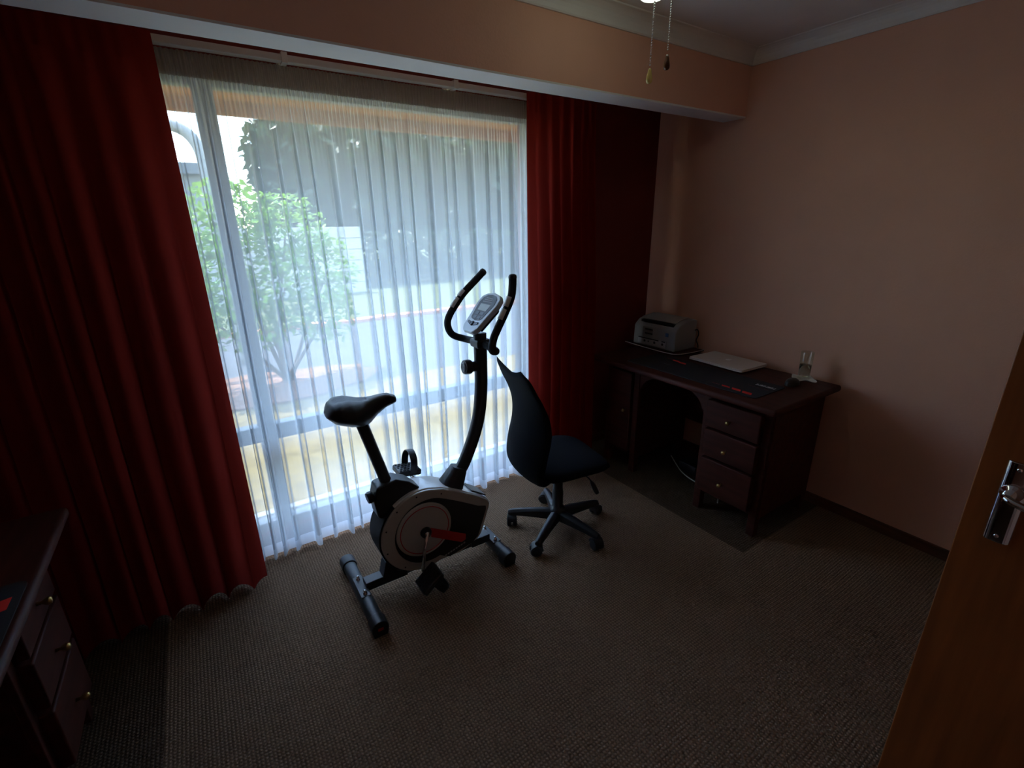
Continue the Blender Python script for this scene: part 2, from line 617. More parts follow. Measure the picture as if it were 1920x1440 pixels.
# handle: long curved plate, rose, lever, screws
bm = B()
prism(bm, [(0, 0.002), (0.004, 0.007), (0.012, 0.0095), (0.03, 0.0095), (0.038, 0.007), (0.042, 0.002), (0.042, 0), (0, 0)], 0.985, 1.172,
      lambda a, b, c: Vector((DX - b, 0.176 - a, c)))
plate = obj('handle_plate', bm, M_dchrome, door, smooth=False, bevel=0.003, seg=3)
for z in (1.158, 1.0):
    bm = B()
    lathe(bm, [(0.0045, 0), (0.004, 0.002), (0, 0.0022)], (DX - 0.009, 0.155, z), (-1, 0, 0), 12)
    obj('screw', bm, M_chrome, plate, smooth=True)
bm = B()
lathe(bm, [(0.019, 0), (0.018, 0.006), (0.011, 0.010), (0.010, 0.03)], (DX - 0.009, 0.155, 1.105), (-1, 0, 0), 20)
tube(bm, catmull([(DX - 0.034, 0.160, 1.104), (DX - 0.048, 0.148, 1.103), (DX - 0.052, 0.125, 1.099), (DX - 0.051, 0.09, 1.092), (DX - 0.048, 0.05, 1.086), (DX - 0.044, 0.02, 1.084)], 6),
     0.0085, 14, squash=0.8)
obj('lever', bm, M_dchrome, door, smooth=True)
# architrave of the doorway in the back wall
for i, (lo, hi) in enumerate((((DX + .042, YB, 0), (DX + .11, YB + .02, 2.1)), ((0.45, YB, 0), (0.52, YB + .02, 2.1)), ((0.52, YB, 2.04), (DX + .042, YB + .02, 2.1)))):
    struct(boxobj('trim_%d' % (6 + i), lo, hi, M_skirt), 'dark brown door architrave')

# ------------------------------------------------------------------ outside
GZ = -0.15
struct(boxobj('lawn_ground', (-12, YO, GZ - .2), (16, 5.6, GZ), M_lawn), 'dry sunlit lawn outside the window')
struct(boxobj('driveway_ground', (-12, 5.6, GZ - .2), (16, 9.4, GZ + .004), M_drive), 'grey paved driveway')
struct(boxobj('far_lawn_ground', (-30, 9.6, GZ - .2), (40, 60, GZ), M_lawn2), 'far green lawn')
bm = B()
_rb = random.Random(2)
prism(bm, [(0.55 + (1.25 + _rb.uniform(-.12, .12)) * math.cos(2 * PI * q / 26), 6.05 + (.62 + _rb.uniform(-.08, .08)) * math.sin(2 * PI * q / 26)) for q in range(26)], GZ - .1, GZ + .02, lambda a, b, c: Vector((a, b, c)))
struct(obj('garden_bed', bm, M_litter), 'reddish leaf litter under the shrub')
edging = thing('brick_edging', 'orange brick edging beside the driveway outside the window', 'edging', (4, 9.5, GZ))
me_b = None
for i in range(75):
    x = -2.0 + i * 0.16
    if me_b is None:
        ob = boxobj('brick', (x, 9.4, GZ - .02), (x + .148, 9.62, GZ + .07), M_brick, edging, bevel=0.006)
        me_b = ob
        bloc = ob.location.copy()
    else:
        ob = me_b.copy()
        C.objects.link(ob)
        ob.location = bloc + Vector((i * 0.16, random.uniform(-.012, .012), random.uniform(-.006, .006)))
        ob.rotation_euler.z = random.uniform(-.03, .03)

# eave over the window
struct(boxobj('eave_soffit', (-4, YO, 2.325), (6, 3.40, 2.35), M_tan), 'timber soffit of the eave')
struct(boxobj('eave_fascia', (-4, 3.40, 2.252), (6, 3.43, 2.45), M_tan), 'timber fascia board of the eave')
struct(boxobj('wall_outer', (XL - 3, YO, -.15), (WX0 - .02, YO + .02, 2.325), M_precast), 'outer face of the house wall')
struct(boxobj('roof', (-4, YB - .3, 2.67), (6, 3.42, 2.72), M_roofm), 'house roof')

# precast garden wall: panels and posts
gw = thing('garden_wall', 'pale precast concrete garden wall behind the shrub', 'wall', (2.6, 14, GZ))
pan = post = None
for i in range(2):
    x0 = 1.05 + i * 1.55
    for j in range(6):
        z0 = GZ + 0.30 * j
        if pan is None:
            pan = boxobj('panel', (x0 + .08, 14.0, z0), (x0 + 1.55, 14.05, z0 + .288), M_precast, gw, bevel=0.01)
            l0 = pan.location.copy()
        else:
            o = pan.copy(); C.objects.link(o)
            o.location = l0 + Vector((i * 1.55, 0, j * .30))
    if post is None:
        post = boxobj('post', (x0 - .04, 13.96, GZ), (x0 + .08, 14.1, GZ + 1.9), M_precast, gw, bevel=0.01)
        lp = post.location.copy()
    else:
        o = post.copy(); C.objects.link(o); o.location = lp + Vector((i * 1.55, 0, 0))

# garage with flat roof on the left
gr = thing('garage', 'low grey garage with flat roof beyond the shrub', 'building', (-1.5, 14.5, GZ))
boxobj('walls', (-7, 13.2, GZ), (0.9, 17, 2.75), M_garage, gr)
boxobj('roof', (-7.3, 12.9, 2.75), (0.95, 17.2, 2.97), M_roofm, gr, bevel=0.01)
for x in (-4.6, -1.6):
    f = boxobj('garage_door', (x, 13.14, GZ), (x + 2.4, 13.2, 2.1), M_pipe, gr)
    for k in range(4):
        boxobj('door_slat', (x + .04, 13.12, GZ + .05 + k * .55), (x + 2.36, 13.14, GZ + .55 + k * .55), M_pipe, f)

# bent steel tube of the carport frame
bm = B()
tube(bm, catmull([(-1.7, 7.4, 2.86), (-0.6, 7.4, 2.85), (-0.05, 7.4, 2.82), (0.20, 7.4, 2.77), (0.33, 7.4, 2.62), (0.37, 7.4, 2.35), (0.38, 7.4, 1.6), (0.38, 7.4, GZ)], 8), 0.065, 12)
tag(obj('carport_tube', bm, M_pipe, smooth=True), 'bent grey steel carport tube behind the sheer curtain', 'pipe')


def leaf_cloud(bm, centre, rad, n, size, rnd, flat=0.6):
    c = Vector(centre)
    for _ in range(n):
        while True:
            p = Vector((rnd.uniform(-1, 1), rnd.uniform(-1, 1), rnd.uniform(-1, 1)))
            if 0.35 < p.length < 1:
                break
        pos = c + Vector((p.x * rad[0], p.y * rad[1], p.z * rad[2]))
        s = size * rnd.uniform(0.6, 1.3)
        e = Euler((rnd.uniform(-.9, .9), rnd.uniform(-.9, .9), rnd.uniform(0, 6.28))).to_matrix()
        L_ = [Vector((-s * .5, 0, 0)), Vector((-s * .1, s * .26, s * .05)), Vector((s * .28, s * .18, s * .04)), Vector((s * .55, 0, -s * .08)), Vector((s * .28, -s * .18, s * .04)), Vector((-s * .1, -s * .26, s * .05))]
        V = [bm.verts.new(pos + e @ q) for q in L_]
        bm.faces.new((V[0], V[1], V[2], V[3]))
        bm.faces.new((V[0], V[3], V[4], V[5]))


def shrub(name, label, cat, base, clouds, leafm, size, trunk_r, seed, group=None):
    rnd = random.Random(seed)
    t = thing(name, label, cat, base, group)
    bm = B()
    for c, rad, n in clouds:
        leaf_cloud(bm, c, rad, n, size, rnd)
    f = obj('foliage', bm, leafm, t)
    f['kind'] = 'stuff'
    bm = B()
    for c, rad, n in clouds:
        b0 = Vector(base) + Vector((rnd.uniform(-.05, .05), rnd.uniform(-.05, .05), 0))
        c = Vector(c)
        tube(bm, catmull([b0, b0.lerp(c, .4) + Vector((rnd.uniform(-.1, .1), 0, .1)), c], 5), [trunk_r * (1 - .75 * k / 10) for k in range(11)], 7)
    obj('trunk', bm, M_bark, t, smooth=True)
    return t


shrub('leafy_shrub', 'bright green leafy shrub just outside the window on the left', 'shrub', (0.75, 6.2, GZ + .02),
      [((0.45, 6.1, 1.75), (.45, .42, .42), 620), ((0.98, 6.2, 1.60), (.48, .42, .46), 700), ((0.25, 6.0, 1.15), (.42, .4, .48), 560),
       ((1.42, 6.3, 1.15), (.36, .4, .50), 460), ((0.85, 6.0, 1.0), (.48, .4, .46), 560), ((1.25, 6.1, .60), (.42, .38, .32), 330), ((.50, 6.0, .62), (.45, .38, .32), 330), ((0.0, 6.1, .8), (.35, .4, .5), 300)],
      M_leaf1, 0.092, 0.03, 3)
for k, (x, y, h, r_, n) in enumerate(((3.4, 18.2, 5.6, 1.4, 1500), (6.8, 18.4, 6.2, 1.4, 1500), (10.2, 18.0, 5.8, 1.4, 1500), (13.6, 18.4, 6.4, 1.4, 1300),
                                      (6.2, 22.6, 7.4, 1.75, 1900), (10.4, 22.8, 7.8, 1.75, 1900), (14.6, 22.6, 7.6, 1.75, 1900), (18.9, 22.4, 8.0, 1.8, 1900))):
    shrub('evergreen_tree', 'dark evergreen tree in the far row beyond the driveway lawn', 'tree', (x, y, GZ),
          [((x, y, h * .66), (r_, r_, h * .32), n), ((x - .1, y - .2, h * .34), (r_ * .95, r_ * .95, h * .26), n), ((x, y, h * .5), (r_ * .6, r_ * .6, h * .4), n // 2)], M_leaf2, 0.50, 0.14, 20 + k, 'far trees')

hd = thing('hedge', 'dark green hedge along the far side of the lawn', 'hedge', (10.5, 15.2, GZ))
bm = B()
_rh = random.Random(31)
for q in range(13):
    leaf_cloud(bm, (4.8 + q * 0.95, 15.2 + _rh.uniform(-.1, .1), GZ + .82), (.72, .55, .86 + _rh.uniform(-.05, .12)), 420, 0.26, _rh)
f = obj('foliage', bm, M_leaf2, hd)
f['kind'] = 'stuff'
st0 = None
for q in range(13):
    if st0 is None:
        bm = B()
        cyl(bm, (4.8, 15.2, GZ), (4.8, 15.2, GZ + .9), .03, 8)
        st0 = obj('stem', bm, M_bark, hd)
        sl0 = st0.location.copy()
    else:
        o = st0.copy(); C.objects.link(o); o.location = sl0 + Vector((q * .95, 0, 0))

# ------------------------------------------------------------------ curtains
track = thing('curtain_track', 'white plastic curtain track above the window', 'curtain track', (0.8, 2.41, 2.28))
boxobj('rail', (-1.1, 2.402, 2.294), (2.04, 2.446, 2.320), M_track, track, bevel=0.004)
for x in (-.55, 0.478, 1.262, 1.98):
    bm = B()
    bx(bm, (x - .012, 2.396, 2.288), (x + .012, 2.452, 2.328))
    bx(bm, (x - .010, 2.452, 2.302), (x + .010, YW, 2.330))
    obj('bracket', bm, M_gloss, track, bevel=0.003)


def sheer():
    t = thing('sheer_curtain', 'white sheer voile curtain hanging over the wide window', 'curtain', (0.85, 2.44, 0.0))
    rnd = random.Random(11)
    x0, x1 = -0.10, 1.80
    # cumulative fold phases with uneven widths
    edges = [0.0]
    while edges[-1] < 1.0:
        edges.append(edges[-1] + rnd.choice((rnd.uniform(0.026, 0.045), rnd.uniform(0.045, 0.075))))
    edges[-1] = 1.0001
    nf = len(edges) - 1
    amps = [rnd.uniform(0.55, 1.25) for _ in range(nf)]
    lean = [rnd.uniform(-0.5, 0.5) for _ in range(nf)]
    start = [rnd.uniform(0.0, 0.35) for _ in range(nf)]

    def fold(s):
        for i in range(nf):
            if s <= edges[i + 1]:
                f = (s - edges[i]) / (edges[i + 1] - edges[i])
                return i, f
        return nf - 1, 1.0
    zt, zm, zh, zb = 2.292, 2.205, 0.075, 0.012

    # one fold: flat panel near the glass, then a narrow tube standing out into the room
    TAB = catmull([(0, 0, 0), (.15, .19, .0), (.30, .355, .06), (.37, .375, .40), (.43, .375, .80), (.5, .48, 1.0), (.57, .60, .80), (.63, .60, .40), (.70, .625, .06), (.85, .81, .0), (1, 1, 0)], 6)

    def prof(f):
        for a, b in zip(TAB, TAB[1:]):
            if f <= b.x:
                t_ = (f - a.x) / max(1e-6, b.x - a.x)
                return a.y + (b.y - a.y) * t_, a.z + (b.z - a.z) * t_
        return 1.0, 0.0

    def pos(s, z):
        i, f = fold(s)
        L = x1 - x0
        wdt = (edges[i + 1] - edges[i]) * L
        d = max(0.0, (zm - z) / zm)                 # 0 under the heading, 1 at the hem
        grow = min(1.0, 0.10 + 1.25 * max(0.0, d - 0.22 * start[i] * (1 - d)) ** 0.55)
        A = 0.060 * amps[i] * grow
        px, py = prof(f)
        nz = noise.noise((s * 9, z * 0.9, 3.1)) * 0.010 * grow
        y = 2.455 - A * py + nz
        g2 = min(1.0, grow * 1.15)
        x = x0 + L * edges[i] + wdt * (f * (1 - g2) + px * g2) + lean[i] * 0.045 * d * py
        x += noise.noise((s * 4, z * 0.7, 9.0)) * 0.022 * d
        # fine gathers fading below the heading tape
        g = max(0.0, 1 - (zm - z) / 0.20) if z < zm else 1.0
        y += 0.006 * g * math.sin(2 * PI * s * 118 + 1.3 * math.sin(s * 40))
        return Vector((x, y, z))
    nu = 900
    bm = B()
    rows = [zm - (zm - zh) * (k / 22) ** 1.15 for k in range(23)]
    grid(bm, nu, 22, lambda u, v: pos(u, rows[int(round(v * 22))]))
    obj('drape', bm, M_net, t, smooth=True)
    bm = B()
    grid(bm, nu, 3, lambda u, v: pos(u, zt + (zm - zt) * v))
    obj('heading_tape', bm, M_tape, t, smooth=True)
    bm = B()
    grid(bm, nu, 2, lambda u, v: pos(u, zh + (zb - zh) * v))
    obj('hem', bm, M_net2, t, smooth=True)
    return t


sheer()


def red_curtain(label, x0, x1, n, ytop, drift, seed, flare, edge_right):
    t = thing('red_curtain', label, 'curtain', ((x0 + x1) / 2, ytop, 0.0), 'red curtains')
    rnd = random.Random(seed)
    edges = [0.0]
    for i in range(n):
        edges.append(edges[-1] + rnd.uniform(.75, 1.3))
    edges = [e / edges[-1] for e in edges]
    amps = [rnd.uniform(.7, 1.25) for _ in range(n)]
    zt, zp, zb = 2.318, 2.225, 0.012

    def pos(s, z):
        i = 0
        while i < n - 1 and s > edges[i + 1]:
            i += 1
        f = (s - edges[i]) / (edges[i + 1] - edges[i])
        wdt = (edges[i + 1] - edges[i]) * (x1 - x0)
        d = max(0.0, min(1.0, (zt - z) / zt))
        below = max(0.0, (zp - z) / zp)
        A = (0.030 + 0.045 * min(1, below * 2.2) * amps[i])
        ph = 2 * PI * (f - .5)
        c = (1 + math.cos(ph)) / 2
        if z > zp - 0.02:
            c = c ** 2.2
        y = ytop + 0.022 - A * c - drift * (0.5 - 0.5 * math.cos(PI * min(1, d * 1.05))) * (0.75 + 0.25 * math.cos(s * 5 + seed))
        x = x0 + s * (x1 - x0) - 0.14 * wdt * math.sin(ph) * min(1, below * 2)
        x += flare * d * (s - .5 if edge_right == 0 else (s - 1 if edge_right > 0 else s)) + 0.012 * d * noise.noise((s * 6, z * 1.1, seed))
        y += 0.012 * noise.noise((s * 9, z * 1.3, seed + 5.0)) * d
        if edge_right < 0:
            y += 0.075 * max(0.0, (s - .68) / .32) ** 1.3       # the end returns to the wall
        y += 0.004 * max(0.0, 1 - (zp - z) / 0.18 if z < zp else 1) * math.sin(s * n * 4 * PI)
        return Vector((x, y, z))
    bm = B()
    nv = 40
    grid(bm, n * 22, nv, lambda u, v: pos(u, zp + (zb - zp) * v ** 1.1))
    obj('drape', bm, M_red_c, t, smooth=True)
    bm = B()
    grid(bm, n * 22, 6, lambda u, v: pos(u, zt + (zp - zt) * v))
    obj('pleated_heading', bm, M_red_c, t, smooth=True)
    return t


red_curtain('dark red curtain gathered at the left, hanging beside the drawers', -1.12, 0.034, 11, 2.352, 0.14, 5, 0.02, 1)
red_curtain('red curtain gathered at the right, hanging behind the office chair', 1.668, 2.235, 7, 2.352, 0.02, 8, 0.02, -1)

# ------------------------------------------------------------------ ceiling lamp with two pull chains
LX, LY = 1.535, 1.412
lamp = thing('ceiling_lamp', 'glowing ceiling lamp with two hanging pull chains', 'lamp', (LX, LY, 2.37))
bm = B()
lathe(bm, [(0.085, 0.0), (0.085, -0.02), (0.07, -0.045), (0.06, -0.05)], (LX, LY, ZC), (0, 0, 1), 32)
obj('ceiling_plate', bm, M_brass, lamp, smooth=True)
m_em = bpy.data.materials.new('lamp_glow')
m_em.use_nodes = True
_t = m_em.node_tree
_b = _t.nodes['Principled BSDF']
_b.inputs['Base Color'].default_value = (0.8, 0.85, 0.8, 1)
_b.inputs['Emission Color'].default_value = (0.86, 1.0, 0.80, 1)
_b.inputs['Emission Strength'].default_value = LAMP
bm = B()
prof = [(0.058, 2.515)] + [(0.075 * math.cos(a), 2.462 - 0.073 * math.sin(a)) for a in [R(d) for d in (-25, 0, 20, 40, 60, 78)]] + [(0, 2.388)]
lathe(bm, prof, (LX, LY, 0), (0, 0, 1), 20)
obj('glass_bowl', bm, m_em, lamp, smooth=True)


def chain(x, y, z0, z1, tilt, material_knob):
    bm = B()
    n = int((z0 - z1) / 0.0075)
    for k in range(n):
        z = z0 - k * 0.0075
        bmesh.ops.create_icosphere(bm, subdivisions=1, radius=0.0031, matrix=Matrix.Translation((x + tilt * k / n, y, z)))
    ch = obj('pull_chain', bm, M_chrome, lamp, smooth=True)
    bm = B()
    lathe(bm, [(0, 0.0), (0.004, -0.001), (0.006, -0.008), (0.0095, -0.024), (0.0115, -0.036), (0.0105, -0.044), (0.006, -0.048), (0, -0.049)], (x + tilt, y, z1), (0, 0, 1), 16)
    obj('pull_knob', bm, material_knob, ch, smooth=True)


chain(1.505, 1.372, 2.43, 2.172, -0.002, M_knobwood)
chain(1.566, 1.350, 2.45, 2.218, -0.002, mat('dark_lacquered_wood', (0.16, 0.06, 0.02), 0.3, coat=0.5))

# ------------------------------------------------------------------ desks


def desk(label, M, base):
    """local: u = depth from the front edge to the back, v = from the drawer end to the other end, z up"""
    t = thing('desk', label, 'desk', base, 'twin drawer desks')
    H, D, W = 0.79, 0.665, 1.28

    def part(name, lo, hi, parent=t, bevel=0.004, material=M_desk):
        return boxobj(name, lo, hi, material, parent, bevel=bevel, M=M)
    # top with rounded nose
    bm = B()
    e = 0.016
    prof = [(e, H - .038), (0.004, H - .034), (0.0, H - .022), (0.003, H - .008), (0.012, H), (D, H), (D, H - .038)]
    bx(bm, (0, 0, H - .036), (D, W, H))
    top = obj('desk_top', bm, M_desk, t, bevel=0.014, seg=4, M=M)
    # posts down to the floor
    for (u, v) in ((0.105, 0.06), (0.105, 0.405), (0.105, 0.935), (0.105, 1.175), (0.585, 0.06), (0.585, 1.175), (0.585, .405), (.585, .935)):
        part('leg', (u, v, 0), (u + .045, v + .045, H - .036))
    # pedestal carcasses
    part('side_panel', (0.12, 0.052, 0.115), (0.62, 0.066, H - .036))
    part('side_panel', (0.12, 0.440, 0.115), (0.62, 0.452, H - .036))
    part('side_panel', (0.12, 0.932, 0.115), (0.62, 0.944, H - .036))
    part('side_panel', (0.12, 1.213, 0.115), (0.62, 1.227, H - .036))
    part('bottom_panel', (0.12, 0.066, 0.115), (0.62, 0.44, 0.13))
    part('bottom_panel', (0.12, 0.944, 0.115), (0.62, 1.213, 0.13))
    part('back_panel', (0.60, 0.066, 0.30), (0.612, 1.213, H - .036))
    # three drawers
    for i, (z0, z1) in enumerate(((0.555, 0.712), (0.378, 0.540), (0.150, 0.362))):
        d = part('drawer', (0.070, 0.098, z0), (0.118, 0.412, z1), bevel=0.007)
        bm = B()
        vc, zc = 0.262, (z0 + z1) / 2 - 0.01
        lathe(bm, [(0.006, 0), (0.005, 0.012), (0.009, 0.018), (0.0125, 0.026), (0.010, 0.033), (0, 0.036)], (0.070, vc, zc), (-1, 0, 0), 16)
        obj('knob', bm, M_brass, d, smooth=True, M=M)
    # cupboard door in the other pedestal
    d = part('cupboard_door', (0.085, 0.985, 0.150), (0.118, 1.170, 0.712), bevel=0.006)
    bm = B()
    lathe(bm, [(0.006, 0), (0.005, 0.012), (0.009, 0.018), (0.0125, 0.026), (0.010, 0.033), (0, 0.036)], (0.085, 1.02, 0.45), (-1, 0, 0), 16)
    obj('knob', bm, M_brass, d, smooth=True, M=M)
    # shaped apron over the knee hole
    poly = [(0.45, H - .036)]
    arch = [(0.45, 0.60), (0.465, 0.615), (0.478, 0.645), (0.50, 0.672), (0.54, 0.695), (0.60, 0.712), (0.69, 0.718), (0.78, 0.712), (0.845, 0.695), (0.885, 0.672), (0.907, 0.645), (0.92, 0.615), (0.935, 0.60)]
    arch2 = []
    for a, b in arch:
        arch2.append((a, b + 0.012))
    poly += arch2 + [(0.935, H - .036)]
    bm = B()
    prism(bm, poly[::-1], 0.112, 0.130, lambda a, b, c: Vector((c, a, b)))
    obj('apron', bm, M_desk, t, M=M)
    return t


Mr = Matrix.Translation((2.195, 1.07, 0))
Ml = Matrix.Translation((-0.485, 1.95, 0)) @ Matrix.Rotation(PI, 4, 'Z')
desk('dark mahogany desk against the right wall, with printer and laptop on it', Mr, (2.52, 1.73, 0))
desk('dark mahogany desk at the lower left edge, in front of the red curtain', Ml, (-0.81, 1.28, 0))


# desk mats with red slashes
def desk_mat(label, M, base, v0, v1, u0, u1, slashes, bars):
    bm = B()
    r_ = 0.02
    poly = []
    for (cu, cv, a0) in ((u1 - r_, v1 - r_, 0), (u0 + r_, v1 - r_, 90), (u0 + r_, v0 + r_, 180), (u1 - r_, v0 + r_, 270)):
        for k in range(5):
            a = R(a0 + k * 22.5)
            poly.append((cu + r_ * math.cos(a), cv + r_ * math.sin(a)))
    prism(bm, poly, 0.790, 0.794, lambda a, b, c: Vector((a, b, c)))
    t = tag(obj('desk_mat', bm, M_mat, M=M), label, 'desk mat', 'desk mats')
    for (u, v, ln, wd, m_) in slashes:
        bm = B()
        prism(bm, [(u, v), (u + wd, v + ln * .25), (u + wd, v + ln * 1.25), (u, v + ln)], 0.794, 0.7944, lambda a, b, c: Vector((a, b, c)))
        o = obj('slash_print', bm, m_, t, M=M)
    for (u, v, ln, wd, m_) in bars:
        bm = B()
        bx(bm, (u, v, 0.794), (u + wd, v + ln, 0.7944))
        obj('bar_print', bm, m_, t, M=M)
    return t


sl = [(0.105, 0.190, 0.052, 0.030, M_matprint_red), (0.112, 0.255, 0.050, 0.026, M_matprint_red), (0.118, 0.320, 0.048, 0.020, M_matprint_red), (0.124, 0.385, 0.045, 0.012, M_matprint_dim),
      (0.300, 0.745, 0.052, 0.024, M_matprint_red), (0.314, 0.805, 0.050, 0.022, M_matprint_red), (0.328, 0.865, 0.045, 0.016, M_matprint_dim)]
br = [(0.245, 0.175, 0.12, 0.004, M_matprint_dim), (0.215, 0.80, .05, .006, M_slate)]
dm = desk_mat('black desk mat with red slashes under the laptop', Mr, None, 0.152, 1.03, 0.075, 0.375, sl, br)
# white word on the mat, blurred block lettering (not legible in the photograph): eight block glyphs
for k in range(8):
    bm = B()
    v = 0.170 + k * 0.0135
    u = 0.285
    g = [[(0, 0, .0100, .005), (0, .005, .004, .022)], [(0, 0, .010, .004), (0, .010, .010, .014), (0, .018, .010, .022)], [(0, 0, .004, .022), (.006, 0, .010, .022)]][k % 3]
    for (a0, b0, a1, b1) in g:
        bx(bm, (u + b0, v + a0, .794), (u + b1, v + a1, .7944))
    obj('letter_print', bm, M_matprint_white, dm, M=Mr)
desk_mat('grey black desk mat with red slashes at the lower left edge', Ml, None, 0.41, 1.29, 0.016, 0.316,
         [(0.034, 0.475, 0.050, 0.060, M_matprint_red), (0.046, 0.56, 0.050, 0.048, M_matprint_red)], [])

# ------------------------------------------------------------------ things on the right desk
DZ = 0.79
# laptop
lap = thing('laptop', 'closed silver laptop lying on the desk mat', 'laptop', (2.735, 1.69, 0.794))
Ma = Matrix.Translation((2.738, 1.688, 0.7945)) @ Matrix.Rotation(R(-2.5), 4, 'Z')


def rounded(w_, h_, r_, n=6):
    p = []
    for (cx, cy, a0) in ((w_ / 2 - r_, h_ / 2 - r_, 0), (-w_ / 2 + r_, h_ / 2 - r_, 90), (-w_ / 2 + r_, -h_ / 2 + r_, 180), (w_ / 2 - r_, -h_ / 2 + r_, 270)):
        for k in range(n + 1):
            a = R(a0 + 90 * k / n)
            p.append((cx + r_ * math.cos(a), cy + r_ * math.sin(a)))
    return p


V3 = lambda a, b, c: Vector((a, b, c))
bm = B(); prism(bm, rounded(.262, .385, .014), 0.003, 0.0125, V3); obj('base', bm, M_alu, lap, bevel=.003, M=Ma)
bm = B(); prism(bm, rounded(.260, .383, .014), 0.0132, 0.0195, V3); lid = obj('lid', bm, M_alu, lap, bevel=.003, M=Ma)
for a, b in ((.11, .17), (-.11, .17), (.11, -.17), (-.11, -.17)):
    bm = B(); lathe(bm, [(.008, 0), (.007, .0032)], (a, b, 0)); obj('foot', bm, M_black, lap, M=Ma)
# bitten fruit logo on the lid
bm = B()
pts = []
for k in range(40):
    a = 2 * PI * k / 40
    rr = 0.0185 * (1 + 0.10 * math.cos(2 * a) * -1)
    x_, y_ = rr * math.cos(a), rr * math.sin(a) * 0.95
    if (x_ - 0.0225) ** 2 + (y_ - 0.002) ** 2 < 0.0105 ** 2:
        aa = math.atan2(y_ - .002, x_ - .0225)
        x_, y_ = 0.0225 + 0.0105 * math.cos(aa), .002 + 0.0105 * math.sin(aa)
    if abs(a - PI / 2) < 0.16:
        y_ -= 0.0025
    pts.append((x_, y_))
prism(bm, pts, 0.0195, 0.0198, lambda a, b, c: Vector((b + 0.012, -a, c)))
prism(bm, [(0.001, .0195), (.006, .0215), (.009, .0275), (.004, .026)], 0.0195, 0.0198, lambda a, b, c: Vector((b + 0.012, -a, c)))
obj('lid_logo', bm, M_logo, lid, M=Ma)

# printer stand sheet with pale edge
sheet = thing('printer_board', 'dark board with white edge under the printer', 'board', (2.76, 2.22, DZ))
brd = [(2.885, 2.47), (2.66, 2.47), (2.635, 2.44), (2.617, 2.30), (2.606, 2.15), (2.610, 2.03), (2.622, 1.995), (2.66, 1.975), (2.78, 1.962), (2.885, 1.962)]
brd = [(p.x, p.y) for p in catmull([(a, b, 0) for a, b in brd], 4)]
bm = B(); prism(bm, brd, DZ, DZ + .010, V3); obj('board', bm, M_desk, sheet)
bm = B()
tube(bm, [(a, b, DZ + .011) for a, b in brd[5:]], 0.0022, 6)
obj('edge_strip', bm, M_gloss, sheet)

# printer
PZ = DZ + .0105
pr = thing('laser_printer', 'small grey laser printer at the window end of the right desk', 'printer', (2.77, 2.23, PZ))
X0, X1, Y0, Y1 = 2.655, 2.882, 2.035, 2.405
side = [(X0, PZ), (X1, PZ), (X1, PZ + .198), (X1 - .03, PZ + .206), (X0 + .10, PZ + .196), (X0 + .045, PZ + .178), (X0 + .012, PZ + .150), (X0 + .002, PZ + .135)]
bm = B(); prism(bm, side, Y0, Y1, lambda a, b, c: Vector((a, c, b))); body = obj('body', bm, M_printer, pr, bevel=.008, seg=3)
lidp = [(X0 + .050, PZ + .182), (X0 + .104, PZ + .200), (X1 - .035, PZ + .2095), (X1 - .035, PZ + .213), (X0 + .100, PZ + .2055), (X0 + .046, PZ + .1885)]
bm = B(); prism(bm, lidp, Y0 + .045, Y1 - .045, lambda a, b, c: Vector((a, c, b))); obj('output_lid', bm, M_printer2, pr, bevel=.002)
bm = B(); bx(bm, (X0 + .026, Y0 + .042, PZ + .164), (X0 + .050, Y1 - .042, PZ + .1825)); obj('output_slot', bm, M_darkprint, pr)
boxobj('tray_panel', (X0 - .003, Y0 + .07, PZ + .012), (X0 + .004, Y1 - .045, PZ + .062), M_sticker, pr, bevel=.002)
boxobj('tray_bar', (X0 - .0045, Y0 + .135, PZ + .053), (X0 - .002, Y1 - .05, PZ + .0605), M_darkprint, pr)
boxobj('tray_bar', (X0 - .0045, Y0 + .078, PZ + .053), (X0 - .002, Y0 + .108, PZ + .0605), M_darkprint, pr)
for y, s in ((Y1 - .11, .018), (Y1 - .145, .011), (Y1 - .20, .020), (Y0 + .10, .018)):
    bm = B(); lathe(bm, [(s / 2, 0), (s / 2, .001)], (X0 - .003, y, PZ + .037), (-1, 0, 0), 10); obj('pictogram', bm, M_darkprint, pr)
for z, n in ((PZ + .118, 6), (PZ + .088, 6)):
    for k_ in range(n):
        boxobj('letter_print', (X0 - .0012, 2.232 + k_ * .0115, z), (X0 + .003, 2.240 + k_ * .0115, z + .0095), M_darkprint, pr)
boxobj('blue_sticker', (X0 - .001, Y0 + .058, PZ + .096), (X0 + .003, Y0 + .082, PZ + .122), M_blue, pr)
bm = B()
tube(bm, catmull([(X1 - .02, Y0, PZ + .13), (X1 - .015, Y0 - .018, PZ + .135), (X1 - .005, Y0 - .022, PZ + .10), (X1 - .01, Y0 - .012, PZ + .06), (X1, Y0 - .02, PZ + .03), (X1 + .005, Y0 - .022, PZ + .005)], 6), .0035, 8)
obj('power_lead', bm, M_black, pr, smooth=True)

# glass of water on a folded napkin
nap = thing('paper_napkin', 'crumpled white paper napkin under the water glass', 'napkin', (2.79, 1.245, DZ))
bm = B()
rn = random.Random(4)


def napfn(u, v):
    a = u * 2 * PI
    rad = v * (0.058 + 0.014 * math.cos(4 * a + .6) + .006 * math.sin(7 * a))
    z = DZ + .0025 + (max(0, v - .62) ** 1.3) * (0.022 + .018 * math.sin(5 * a + 1))
    return Vector((2.79 + rad * math.cos(a), 1.245 + rad * math.sin(a), z))


